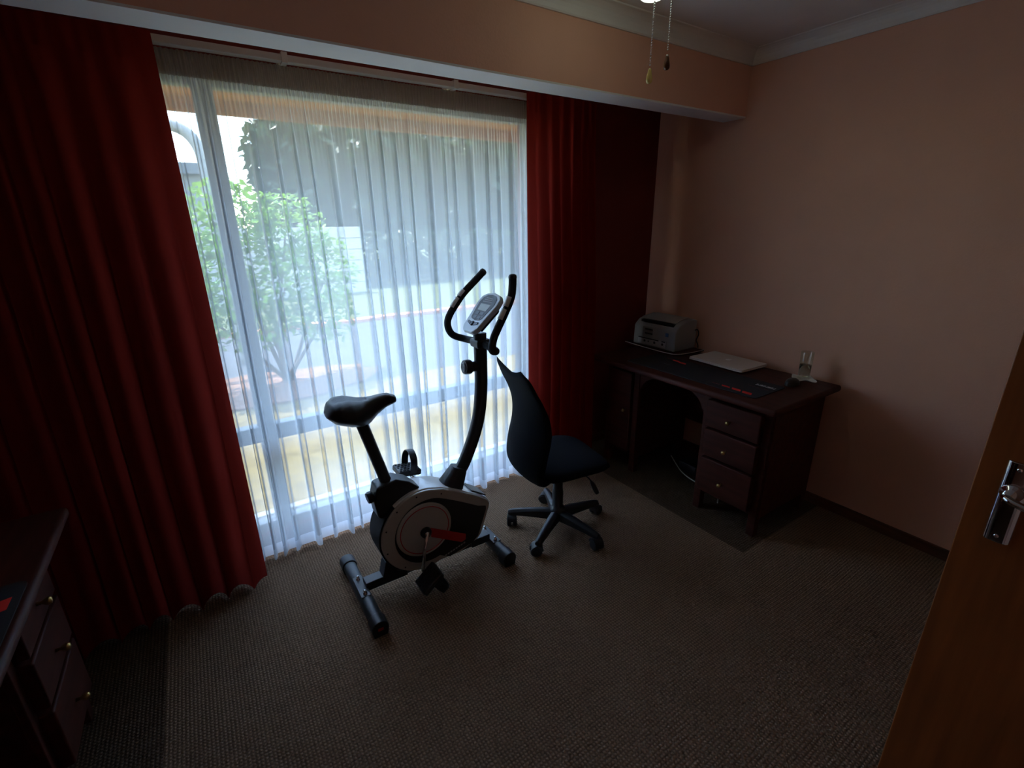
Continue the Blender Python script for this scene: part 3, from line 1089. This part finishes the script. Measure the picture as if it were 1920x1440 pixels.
grid(bm, 40, 8, napfn)
bmesh.ops.remove_doubles(bm, verts=bm.verts, dist=1e-5)
obj('sheet', bm, M_paper, nap, solid=.001)
gl = thing('water_glass', 'tall clear drinking glass of water on a white napkin', 'glass', (2.79, 1.245, DZ + .006))
m_w = bpy.data.materials.new('water'); m_w.use_nodes = True
_b = m_w.node_tree.nodes['Principled BSDF']
_b.inputs['Base Color'].default_value = (0.97, 1, 0.98, 1); _b.inputs['Roughness'].default_value = 0.0
_b.inputs['Transmission Weight'].default_value = 1.0; _b.inputs['IOR'].default_value = 1.33
gz = DZ + .006
bm = B()
lathe(bm, [(0, 0), (.028, 0), (.0295, .003), (.0335, .155), (.0328, .1565), (.032, .155), (.0283, .018), (.026, .014), (0, .013)], (2.79, 1.245, gz), (0, 0, 1), 40)
obj('tumbler', bm, pane_mat('tumbler_glass', (0.95, 0.98, 0.95), 0.09), gl, smooth=True)
bm = B()
lathe(bm, [(0, .0145), (.0255, .0150), (.0278, .019), (.0297, .083), (0, .083)], (2.79, 1.245, gz), (0, 0, 1), 40)
obj('water', bm, m_w, gl, smooth=True)

# mouse
ms = thing('computer_mouse', 'black computer mouse beside the napkin', 'mouse', (2.655, 1.235, DZ))


def mouse_fn(u, v):
    a = u * 2 * PI
    ph = v * PI / 2
    ru = 0.054 * (1 - .08 * math.cos(a)); rv = 0.031
    hgt = 0.036 * (1 - .18 * math.cos(a) * math.cos(ph))
    return Vector((2.655 + ru * math.cos(a) * math.cos(ph) ** .6, 1.235 + rv * math.sin(a) * math.cos(ph) ** .6, DZ + .0005 + hgt * math.sin(ph)))


bm = B(); grid(bm, 32, 10, mouse_fn); bmesh.ops.remove_doubles(bm, verts=bm.verts, dist=1e-5)
obj('shell', bm, M_black, ms, smooth=True)
bm = B(); lathe(bm, [(0, -.004), (.009, -.0035), (.010, 0), (.009, .0035), (0, .004)], (2.628, 1.235, DZ + .031), (0, 1, 0), 16); obj('scroll_wheel', bm, M_slate, ms, smooth=True)

# under the desk: power adapter box and loose cables
tag(boxobj('power_adapter', (2.60, 1.72, 0), (2.72, 1.86, 0.07), M_black, bevel=.008), 'black power adapter box on the carpet under the right desk', 'adapter')
bm = B()
tube(bm, catmull([(2.60, 1.93, .08), (2.56, 1.80, .02), (2.54, 1.66, .006), (2.55, 1.54, .006), (2.60, 1.44, .03), (2.66, 1.38, .10)], 8), .004, 8)
tag(obj('pale_cable', bm, M_cable, smooth=True), 'pale thin cable curving on the carpet under the right desk', 'cable')
bm = B()
tube(bm, catmull([(2.72, 1.74, .20), (2.66, 1.64, .10), (2.58, 1.56, .034), (2.50, 1.48, .012), (2.44, 1.44, .006)], 8), .004, 8)
tag(obj('straight_cable', bm, M_cable, smooth=True), 'pale cable crossing the other one beneath the right desk', 'cable')

# ------------------------------------------------------------------ office chair
CH = Matrix.Translation((1.478, 1.812, 0)) @ Matrix.Rotation(R(-10), 4, 'Z')
chair = thing('office_chair', 'black armless swivel office chair in front of the right desk', 'chair', (1.478, 1.812, 0))
CB = Matrix.Translation((1.478, 1.812, 0))
for k in range(5):
    a = R(-150 + 72 * k)
    Mk = CB @ Matrix.Rotation(a, 4, 'Z')
    bm = B()
    # arm: tapering beam sloping down outward
    secs = [(0.02, .026, .062, .125), (0.10, .024, .066, .120), (0.20, .021, .068, .108), (0.262, .019, .066, .098), (0.283, .015, .066, .090)]
    rings = []
    for (x, hw, z0, z1) in secs:
        c = .35
        rings.append([bm.verts.new((x, -hw, z0)), bm.verts.new((x, hw, z0)), bm.verts.new((x, hw, z1 - .012)), bm.verts.new((x, hw * c, z1)), bm.verts.new((x, -hw * c, z1)), bm.verts.new((x, -hw, z1 - .012))])
    for A_, B_ in zip(rings, rings[1:]):
        for q in range(6):
            bm.faces.new((A_[q], A_[(q + 1) % 6], B_[(q + 1) % 6], B_[q]))
    bm.faces.new(rings[0][::-1]); bm.faces.new(rings[-1])
    arm = obj('base_arm', bm, M_black, chair, bevel=.004, M=Mk)
    bm = B()
    ca = R(40 * k - 60)
    Mc = Mk @ Matrix.Translation((0.262, 0, 0)) @ Matrix.Rotation(ca, 4, 'Z') @ Matrix.Diagonal((1.2, 1.2, 1.12, 1))
    for s_ in (-1, 1):
        lathe(bm, [(0, -.010), (.020, -.010), (.0265, -.006), (.0265, .006), (.020, .010), (0, .010)], (0.012, s_ * .014, .0268), (0, 1, 0), 20)
    prism(bm, [(-.012 + .027 * math.cos(R(d)), .036 + .027 * math.sin(R(d))) for d in range(0, 181, 20)] , -.022, .022, lambda a_, b_, c_: Vector((a_ + .02, c_, b_ - .004)))
    cyl(bm, (0, 0, .045), (0, 0, .075), .007, 10)
    obj('castor', bm, M_black, arm, M=Mc, smooth=False)
bm = B(); lathe(bm, [(.034, .06), (.044, .066), (.044, .125), (.034, .14), (.030, .145), (.030, .245), (.027, .255), (.027, .300), (.024, .305)], (0, 0, 0), (0, 0, 1), 24)
obj('column_shroud', bm, M_black, chair, M=CB, smooth=True)
bm = B(); cyl(bm, (0, 0, .23), (0, 0, .395), .0145, 20); obj('gas_lift', bm, M_chrome, chair, M=CB, smooth=True)
bm = B(); bx(bm, (-.10, -.08, .386), (.10, .08, .412)); obj('seat_mechanism', bm, M_black, chair, bevel=.008, M=CH)
bm = B()
tube(bm, catmull([(.06, -.05, .395), (.085, -.10, .385), (.105, -.145, .365), (.112, -.162, .350)], 6), .004, 8)
tube(bm, catmull([(.110, -.155, .356), (.115, -.170, .340), (.122, -.192, .312), (.126, -.204, .298)], 6), [.006, .007, .008, .010, .012, .013, .0145, .0155, .016, .016, .016, .016, .0155, .0155, .015, .014, .013, .011, .006], 12, squash=.45)
obj('height_lever', bm, M_black, chair, M=CH, smooth=True)


# seat cushion
def seat_fn(u, v, top):
    a = u * 2 * PI
    ca, sa = math.cos(a), math.sin(a)
    n_ = 4.2
    rr = (abs(ca) ** n_ + abs(sa) ** n_) ** (-1 / n_)
    x = 0.228 * rr * ca * v
    y = 0.235 * rr * sa * v * (1 - .06 * ca)
    drop = max(0, x / .228) ** 3 * .022
    e = (1 - v ** 5)
    z = 0.450 + (0.036 * e ** .5 if top else -0.036 * e ** .5) - drop - .008 * (1 - (y / .235) ** 2)
    return Vector((x + .01, y, z))


bm = B()
grid(bm, 48, 12, lambda u, v: seat_fn(u, v, True))
grid(bm, 48, 12, lambda u, v: seat_fn(u, v, False))
bmesh.ops.remove_doubles(bm, verts=bm.verts, dist=1e-4)
obj('seat', bm, M_cloth, chair, M=CH, smooth=True)


# backrest: S-curved padded shell that tucks under the seat at the bottom
BP = [(0.0, -0.060, 0.345), (0.06, -0.112, 0.355), (0.16, -0.200, 0.392), (0.30, -0.256, 0.47), (0.45, -0.252, 0.575), (0.60, -0.222, 0.69), (0.76, -0.212, 0.80), (0.90, -0.234, 0.915), (1.0, -0.276, 1.012)]
BW = [(0.0, .05), (.06, .10), (.16, .165), (.30, .205), (.45, .212), (.60, .212), (.76, .210), (.88, .208), (.95, .198), (.985, .180), (1.0, .148)]


def back_fn(u, v, front):
    x = interp([(p[0], p[1]) for p in BP], v)
    z = interp([(p[0], p[2]) for p in BP], v)
    wd = interp(BW, v)
    y = (u * 2 - 1) * wd
    e = 1 - abs(u * 2 - 1) ** 4
    ev = 1 - abs(v * 2 - 1) ** 10
    th = .020 * (e * ev) ** .5
    wrap = 0.34 * (y ** 2) / .2 * max(0.0, math.sin(PI * min(1, v * 1.12)))
    tp = max(0.0, (v - .72) / .28) ** 1.6
    lift = -0.040 * tp * (1 - abs(u * 2 - 1) ** 1.6)
    wrap -= 0.012 * tp * abs(u * 2 - 1) ** 2
    return Vector((x + wrap + (th if front else -th), y, z + lift))


# smooth the profile tables
def smooth_tab(tab, n=6):
    c = catmull([(t, a, b) for t, a, b in tab], n)
    return [(p.x, p.y, p.z) for p in c]


BP = smooth_tab(BP)
BW = [(p.x, p.y) for p in catmull([(a, b, 0) for a, b in BW], 5)]
bm = B()
grid(bm, 22, 34, lambda u, v: back_fn(u, v, True))
grid(bm, 22, 34, lambda u, v: back_fn(u, v, False))
bmesh.ops.remove_doubles(bm, verts=bm.verts, dist=2e-4)
obj('backrest', bm, M_cloth, chair, M=CH, smooth=True)

# ------------------------------------------------------------------ exercise bike (long axis along X, centre plane Y = BY)
BY = 1.885
bike = thing('exercise_bike', 'black and silver upright exercise bike in front of the sheer curtain', 'exercise bike', (0.75, BY, 0))
for nm, x, y0, y1 in (('rear_stabiliser', 0.385, 1.625, 2.150), ('front_stabiliser', 1.075, 1.685, 2.085)):
    bm = B(); cyl(bm, (x, y0 + .02, .042), (x, y1 - .02, .042), .031, 24)
    st = obj(nm, bm, M_blackmetal, bike, smooth=False, bevel=.002)
    for ye, s_ in ((y0, 1), (y1, -1)):
        bm = B()
        # cap: rounded top, flat foot
        poly = [(.037 * math.cos(R(d)), .042 + .037 * math.sin(R(d))) for d in range(-20, 201, 20)] + [(-.030, 0.002), (.030, 0.002)]
        prism(bm, poly, 0, s_ * .062, lambda a, b, c: Vector((x + a, ye + c, b)))
        cap = obj('end_cap', bm, M_black, st, bevel=.004)
        if nm == 'rear_stabiliser' and s_ == 1:
            bm = B(); bx(bm, (x - .012, ye - .0012, .034), (x + .012, ye + .002, .048)); obj('red_reflector', bm, M_red, cap, bevel=.001)
    for yb in (BY - .055, BY + .055):
        bm = B(); lathe(bm, [(.010, 0), (.010, .004), (.006, .005), (.007, .016), (.004, .021), (0, .021)], (x, yb, .072), (0, 0, 1), 12)
        obj('bolt', bm, M_chrome, st, smooth=True)
    boxobj('bracket_plate', (x - .022, BY - .075, .066), (x + .022, BY + .075, .0735), M_blackmetal, st, bevel=.002)
bm = B()
bx(bm, (.40, BY - .028, .055), (.60, BY + .028, .098))
bx(bm, (.60, BY - .024, .060), (.95, BY + .024, .090))
bx(bm, (.95, BY - .028, .055), (1.06, BY + .028, .098))
obj('frame_rail', bm, M_blackmetal, bike, bevel=.004)
bm = B()
prism(bm, [(.47, .06), (.56, .06), (.545, .17), (.50, .17)], BY - .03, BY + .03, lambda a, b, c: Vector((a, c, b)))
obj('rear_support', bm, M_blackmetal, bike, bevel=.004)

# housing outline (teardrop): circle about the crank, drawn out to a blunt nose at the front
CXB, CZB, RB = 0.683, 0.300, 0.210


def outline(off=0.0):
    p = []
    for d in range(78, 292, 6):
        p.append((CXB + (RB - off) * math.cos(R(d)), CZB + (RB - off) * math.sin(R(d))))
    nose = [(0.86, 0.098 + off), (0.962, 0.140 + off * .8), (0.985 - off, 0.165), (1.035 - off, 0.300), (1.040 - off, 0.325 - off * .3), (1.028 - off, 0.348 - off), (0.96, 0.395 - off), (0.86, 0.452 - off), (0.79, 0.488 - off)]
    return p + nose


hw = 0.078
XZ = lambda a, b, c: Vector((a, c, b))
bm = B(); prism(bm, outline(), BY - hw + .012, BY + hw - .012, XZ)
hous = obj('housing', bm, M_gloss, bike, bevel=.010, seg=3)
for s_ in (-1, 1):
    yf = BY + s_ * hw
    bm = B(); prism(bm, outline(.004), yf, yf - s_ * .016, XZ)
    sidep = obj('side_cover', bm, M_silver, hous, bevel=.006, seg=3)
    # black recessed field inside the silver band
    pts = []
    c2 = (CXB + .020, CZB - .006)
    for d in range(70, 290, 6):
        pts.append((c2[0] + .165 * math.cos(R(d)), c2[1] + .165 * math.sin(R(d))))
    pts += [(0.80, .105), (0.93, .134), (0.962, .160), (1.012, .295), (1.012, .315), (0.97, .330), (0.88, .385), (0.80, .430)]
    bm = B(); prism(bm, pts, yf + s_ * .0025, yf - s_ * .004, XZ)
    obj('black_field', bm, M_black, sidep, bevel=.002)
    bm = B(); lathe(bm, [(0, 0), (.136, 0), (.136, .006), (.130, .010), (.05, .014), (0, .014)], (CXB - .003, yf + s_ * .002, CZB + .012), (0, s_, 0), 48)
    disc = obj('disc', bm, M_silver, sidep, smooth=False, bevel=.0015)
    bm = B()
    tube(bm, [(CXB - .003 + .119 * math.cos(2 * PI * k / 48), yf + s_ * .0130, CZB + .012 + .119 * math.sin(2 * PI * k / 48)) for k in range(48)], .0022, 6, closed=True)
    obj('red_ring', bm, M_red, disc, smooth=True)
    bm = B(); lathe(bm, [(0, 0), (.027, 0), (.025, .016), (.014, .020), (0, .020)], (CXB - .003, yf + s_ * .014, CZB + .004), (0, s_, 0), 24)
    obj('hub_cap', bm, M_black, disc, smooth=True)
    for d in (98, 60, 130, 160, 195, 235):
        bm = B(); lathe(bm, [(.0042, 0), (.004, .001)], (CXB + .19 * math.cos(R(d)), yf + s_ * .0002, CZB + .19 * math.sin(R(d))), (0, s_, 0), 10)
        obj('screw', bm, M_black, sidep)
    # red bar from the hub towards the nose
    bm = B()
    prism(bm, [(0.705, .318), (0.705, .268), (0.86, .175), (0.882, .182), (0.884, .212)], yf + s_ * .016, yf + s_ * .020, XZ)
    obj('red_bar', bm, M_red, sidep, bevel=.001)
    if s_ == -1:
        # small pale lettering along the lower edge (blurred in the photograph)
        for k_ in range(8):
            a = 0.775 + k_ * .0145
            b = .118 + k_ * .0040
            bm = B(); prism(bm, [(a, b), (a + .010, b + .0028), (a + .010, b + .0105), (a, b + .0078)], yf - .0028, yf - .0022, XZ)
            obj('letter_print', bm, M_sticker, sidep)
# rear black quarter shell
bm = B()
pts = [(CXB + (RB + .003) * math.cos(R(d)), CZB + (RB + .003) * math.sin(R(d))) for d in range(128, 236, 6)]
pts += [(CXB + (RB - .012) * math.cos(R(d)), CZB + (RB - .012) * math.sin(R(d))) for d in range(230, 124, -6)]
prism(bm, pts, BY - hw + .010, BY + hw - .010, XZ)
obj('rear_shell', bm, mat('matt_black_plastic', (0.010, 0.010, 0.012), 0.6, spec=0.2), hous, bevel=.003)
# dark inset on the top of the nose
bm = B()
prism(bm, [(0.985, .3805), (1.030, .349), (1.034, .353), (.985, .388), (.955, .405), (.953, .399)], BY - .045, BY + .045, XZ)
obj('nose_inset', bm, M_black, hous, bevel=.003)

# cranks and pedals
ca_dir = Vector((-0.040, 0, -0.168))
for s_ in (-1, 1):
    y0 = BY + s_ * (hw + .034)
    d = ca_dir if s_ < 0 else -ca_dir
    c0 = Vector((CXB - .003, y0, CZB + .004))
    c1 = c0 + d + Vector((0, s_ * .018, 0))
    bm = B(); tube(bm, [c0 - d * .07, c0 + d * .5, c1 + d * .04], [.0125, .010, .0115], 12, squash=.7)
    cyl(bm, c0 - Vector((0, s_ * .02, 0)), c0 + Vector((0, s_ * .008, 0)), .011, 16)
    cr = obj('crank', bm, M_chrome, bike, smooth=True)
    pc = c1 + Vector((0, s_ * .062, 0))
    Mp = Matrix.Translation(pc + Vector((0, s_ * .008, .012 if s_ > 0 else .0))) @ Matrix.Rotation(R(8 if s_ > 0 else -38), 4, 'Y') @ Matrix.Diagonal((1.22, 1.12, 1.15, 1))
    bm = B()
    bx(bm, (-.048, -.046, -.013), (.048, .046, .013))
    ped = obj('pedal', bm, M_black, bike, bevel=.008, seg=3, M=Mp)
    # diamond tread
    bm = B()
    for i in range(6):
        for j in range(5):
            x_, y_ = -.038 + i * .0152 + (.0076 if j % 2 else 0), -.034 + j * .017
            if x_ < .042:
                for zz in (.013, -.013):
                    bx(bm, (x_ - .004, y_ - .004, zz - .002), (x_ + .004, y_ + .004, zz + .002))
    tr = obj('tread', bm, M_foam, ped, M=Mp)
    bm = B(); cyl(bm, c1 - Vector((0, s_ * .012, 0)), pc, .007, 10); obj('spindle', bm, M_chrome, ped)
    # strap loop
    bm = B()
    pathp = [(.010, -.047, .0), (.010, -.055, .03), (.010, -.046, .066), (.010, -.012, .088), (.010, .022, .084), (.010, .047, .060), (.010, .056, .026), (.010, .050, -.004)]
    cp = catmull(pathp, 5)
    up_ = 1 if s_ > 0 else -1
    A_ = [bm.verts.new((p.x - .014, p.y, p.z * up_)) for p in cp]
    B_ = [bm.verts.new((p.x + .014, p.y, p.z * up_)) for p in cp]
    for q in range(len(cp) - 1):
        bm.faces.new((A_[q], A_[q + 1], B_[q + 1], B_[q]))
    obj('strap', bm, M_black, ped, M=Mp, solid=.004)

# seat boot, post, adjuster, saddle
bm = B()
prism(bm, [(.488, .420), (.478, .500), (.497, .572), (.585, .585), (.645, .555), (.700, .500), (.640, .500), (.57, .45), (.530, .40)], BY - .046, BY + .046, XZ)
obj('post_boot', bm, M_black, bike, bevel=.012, seg=3)
bm = B(); tube(bm, [(.560, BY, .53), (.476, BY, .865)], .030, 20, squash=.85); obj('seat_post', bm, M_blackmetal, bike, smooth=False, bevel=.002)
bm = B()
cyl(bm, (.520, BY - .005, .53), (.478, BY - .01, .522), .008, 12)
lathe(bm, [(0, 0), (.018, 0), (.026, .006), (.028, .018), (.024, .028), (0, .03)], (.484, BY - .01, .522), (-1, -.05, -.12), 10)
obj('adjuster_knob', bm, M_black, bike, bevel=.001)


def saddle_fn(u, v):
    # u around the section, v from tail (0) to nose (1)
    x = 0.340 + v * 0.287
    wd = interp([(0, .035), (.05, .075), (.15, .104), (.30, .108), (.45, .085), (.58, .056), (.70, .040), (.85, .031), (.95, .030), (1, .020)], v)
    ztop = interp([(0, .945), (.06, .975), (.16, .990), (.30, .990), (.48, .976), (.62, .974), (.78, .978), (.90, .976), (1.0, .962)], v)
    zbot = interp([(0, .925), (.10, .895), (.30, .870), (.45, .858), (.58, .862), (.70, .892), (.85, .918), (1.0, .930)], v)
    a = u * 2 * PI
    ca, sa = math.cos(a), math.sin(a)
    y = wd * math.copysign(abs(ca) ** .75, ca)
    mid = (ztop * .45 + zbot * .55)
    if sa >= 0:
        z = mid + (ztop - mid) * sa ** .7 - .010 * max(0, 1 - (abs(y) / .028)) * (1 if .1 < v < .6 else 0) * sa
    else:
        z = mid + (zbot - mid) * abs(sa) ** .8
        y *= (1 - .45 * abs(sa))
    return Vector((x, BY + y, z))


bm = B()
V = grid(bm, 36, 30, saddle_fn)
bmesh.ops.remove_doubles(bm, verts=bm.verts, dist=1e-5)
bm.verts.ensure_lookup_table()
bmesh.ops.holes_fill(bm, edges=[e for e in bm.edges if e.is_boundary])
obj('saddle', bm, M_leather, bike, smooth=True)

# stem, boot
stem_pts = catmull([(.868, BY, .40), (.905, BY, .492), (.943, BY, .545), (1.000, BY, .665), (1.035, BY, .775), (1.052, BY, .90), (1.056, BY, 1.03), (1.056, BY, 1.175)], 6)
bm = B(); tube(bm, stem_pts, .031, 20, squash=1.0); obj('stem', bm, M_blackmetal, bike, smooth=True)
bm = B()
rings = []
d = Vector((.037, 0, .092)).normalized()
for (c, hx, hy) in (((.842, .400), .070, .058), ((.858, .440), .062, .054), ((.905, .515), .040, .042), ((.912, .532), .036, .038)):
    ring = []
    for k_ in range(20):
        a = 2 * PI * k_ / 20
        ca, sa = math.cos(a), math.sin(a)
        n_ = 3.2
        rr = (abs(ca) ** n_ + abs(sa) ** n_) ** (-1 / n_)
        ring.append(bm.verts.new((c[0] + hx * rr * ca * d.z, BY + hy * rr * sa, c[1] - hx * rr * ca * d.x)))
    rings.append(ring)
for A_, B_ in zip(rings, rings[1:]):
    for k_ in range(20):
        bm.faces.new((A_[k_], A_[(k_ + 1) % 20], B_[(k_ + 1) % 20], B_[k_]))
bm.faces.new(rings[-1]); bm.faces.new(rings[0][::-1])
obj('stem_boot', bm, M_black, bike, bevel=.003)
# tension knob on the rider side
bm = B()
lathe(bm, [(.024, 0), (.024, .030), (.031, .034), (.034, .040), (.034, .066), (.030, .070), (0, .070)], (1.035, BY, 1.02), (-1, 0, .10), 20)
tk = obj('tension_knob', bm, M_black, bike, bevel=.002)
bm = B(); lathe(bm, [(.026, 0), (.025, .0018), (0, .002)], (1.035 - .0697, BY, 1.027), (-1, 0, .10), 24); fc = obj('knob_face', bm, M_slate, tk, smooth=True)
bm = B(); tube(bm, [(1.035 - .0722, BY + .018 * math.cos(2 * PI * k_ / 24), 1.027 + .018 * math.sin(2 * PI * k_ / 24)) for k_ in range(24)], .0012, 5, closed=True); obj('dial_ring', bm, M_sticker, fc)

# handlebars
for s_ in (-1, 1):
    Yh = lambda d_: BY + s_ * d_
    if s_ > 0:
        raw = [(1.056, 0.0, 1.132), (1.068, .08, 1.122), (1.062, .155, 1.118), (1.010, .188, 1.140), (.988, .192, 1.187), (.999, .191, 1.235), (1.050, .190, 1.302), (1.090, .190, 1.344), (1.145, .190, 1.389), (1.191, .190, 1.427)]
    else:
        raw = [(1.056, 0.0, 1.132), (1.060, .08, 1.124), (1.050, .150, 1.122), (1.012, .183, 1.140), (1.018, .186, 1.187), (1.043, .186, 1.234), (1.079, .186, 1.294), (1.110, .186, 1.355), (1.119, .185, 1.405), (1.120, .185, 1.436)]
    path = catmull([(a, Yh(b), c_) for a, b, c_ in raw], 6)
    bm = B(); tube(bm, path, .0172, 14)
    hb = obj('handlebar', bm, M_foam, bike, smooth=True)
    bm = B()
    e = path[-1]; dd = (path[-1] - path[-3]).normalized()
    lathe(bm, [(.0175, -.004), (.0185, .004), (.016, .012), (.008, .016), (0, .0165)], e, dd, 16)
    obj('end_cap', bm, M_black, hb, smooth=True)
    # chrome pulse sensor plates
    i0 = 40
    for (a0, a1) in ((i0 - 7, i0 - 3), (i0 - 2, i0 + 2)):
        bm = B(); tube(bm, [p + Vector((-.0055, 0, .003)) for p in path[a0:a1 + 1]], .0155, 12)
        obj('pulse_sensor', bm, M_gloss, hb, smooth=True)
bm = B(); bx(bm, (1.022, BY - .04, 1.110), (1.095, BY + .04, 1.150)); obj('handlebar_clamp', bm, M_black, bike, bevel=.01, seg=3)
bm = B(); cyl(bm, (1.085, BY - .03, 1.128), (1.085, BY - .062, 1.126), .008, 12); lathe(bm, [(0, 0), (.012, 0), (.014, .010), (.009, .014), (0, .014)], (1.085, BY - .062, 1.126), (0, -1, 0), 10); obj('clamp_knob', bm, M_black, bike, bevel=.001)

# console
ang = R(46)
Mcon = Matrix.Translation((1.072, BY, 1.262)) @ Matrix.Rotation(-ang, 4, 'Y')     # local x runs up the face, z is the face normal


def con_poly(s):
    h = [(-.108, .034), (-.100, .050), (-.082, .064), (.055, .088), (.088, .080), (.106, .056), (.116, .0)]
    p = [(a * s, b * s) for a, b in h]
    return p + [(a, -b) for a, b in reversed(p[:-1])]


bm = B(); prism(bm, con_poly(1.0), -.012, .012, V3); con = obj('console', bm, M_console, bike, bevel=.007, seg=3, M=Mcon)
bm = B(); prism(bm, [(-.070, .035), (.05, .055), (.07, .03), (.07, -.03), (.05, -.055), (-.070, -.035)], -.040, -.012, V3); obj('console_back', bm, M_black, con, bevel=.008, M=Mcon)
bm = B(); prism(bm, [(-.038, .036), (-.030, .046), (.050, .066), (.080, .058), (.096, .036), (.101, 0), (.096, -.036), (.080, -.058), (.050, -.066), (-.030, -.046), (-.038, -.036), (-.044, 0)], .012, .0135, V3)
bz = obj('screen_bezel', bm, M_black, con, bevel=.0006, M=Mcon)
bm = B(); prism(bm, [(.010, .036), (.046, .042), (.046, -.042), (.010, -.036)], .0135, .0142, V3); obj('screen', bm, M_lcd, bz, M=Mcon)
for (a0, a1, b0, b1) in ((-.012, .004, .006, .034), (-.034, -.018, .004, .030), (-.012, .004, -.034, -.006), (-.034, -.018, -.030, -.004)):
    bm = B(); bx(bm, (a0, b0, .0135), (a1, b1, .0142)); obj('legend_panel', bm, M_slate, bz, M=Mcon)
for kk in range(3):
    bm = B(); prism(bm, [(.056 + kk * .011, .040 - kk * .005), (.061 + kk * .011, .040 - kk * .005), (.064 + kk * .009, -.036 + kk * .006), (.059 + kk * .009, -.036 + kk * .006)], .0135, .0141, V3); obj('trim_stripe', bm, M_sticker, bz, M=Mcon)
bm = B(); lathe(bm, [(.0125, 0), (.0115, .004), (0, .0045)], (-.062, 0, .012), (0, 0, 1), 20); obj('button', bm, M_slate, con, M=Mcon, smooth=True)
for s_ in (-1, 1):
    bm = B(); prism(bm, [(-.070, s_ * .017), (-.054, s_ * .017), (-.050, s_ * .043), (-.062, s_ * .043)][::s_], .012, .0155, V3); obj('button', bm, M_slate, con, M=Mcon)
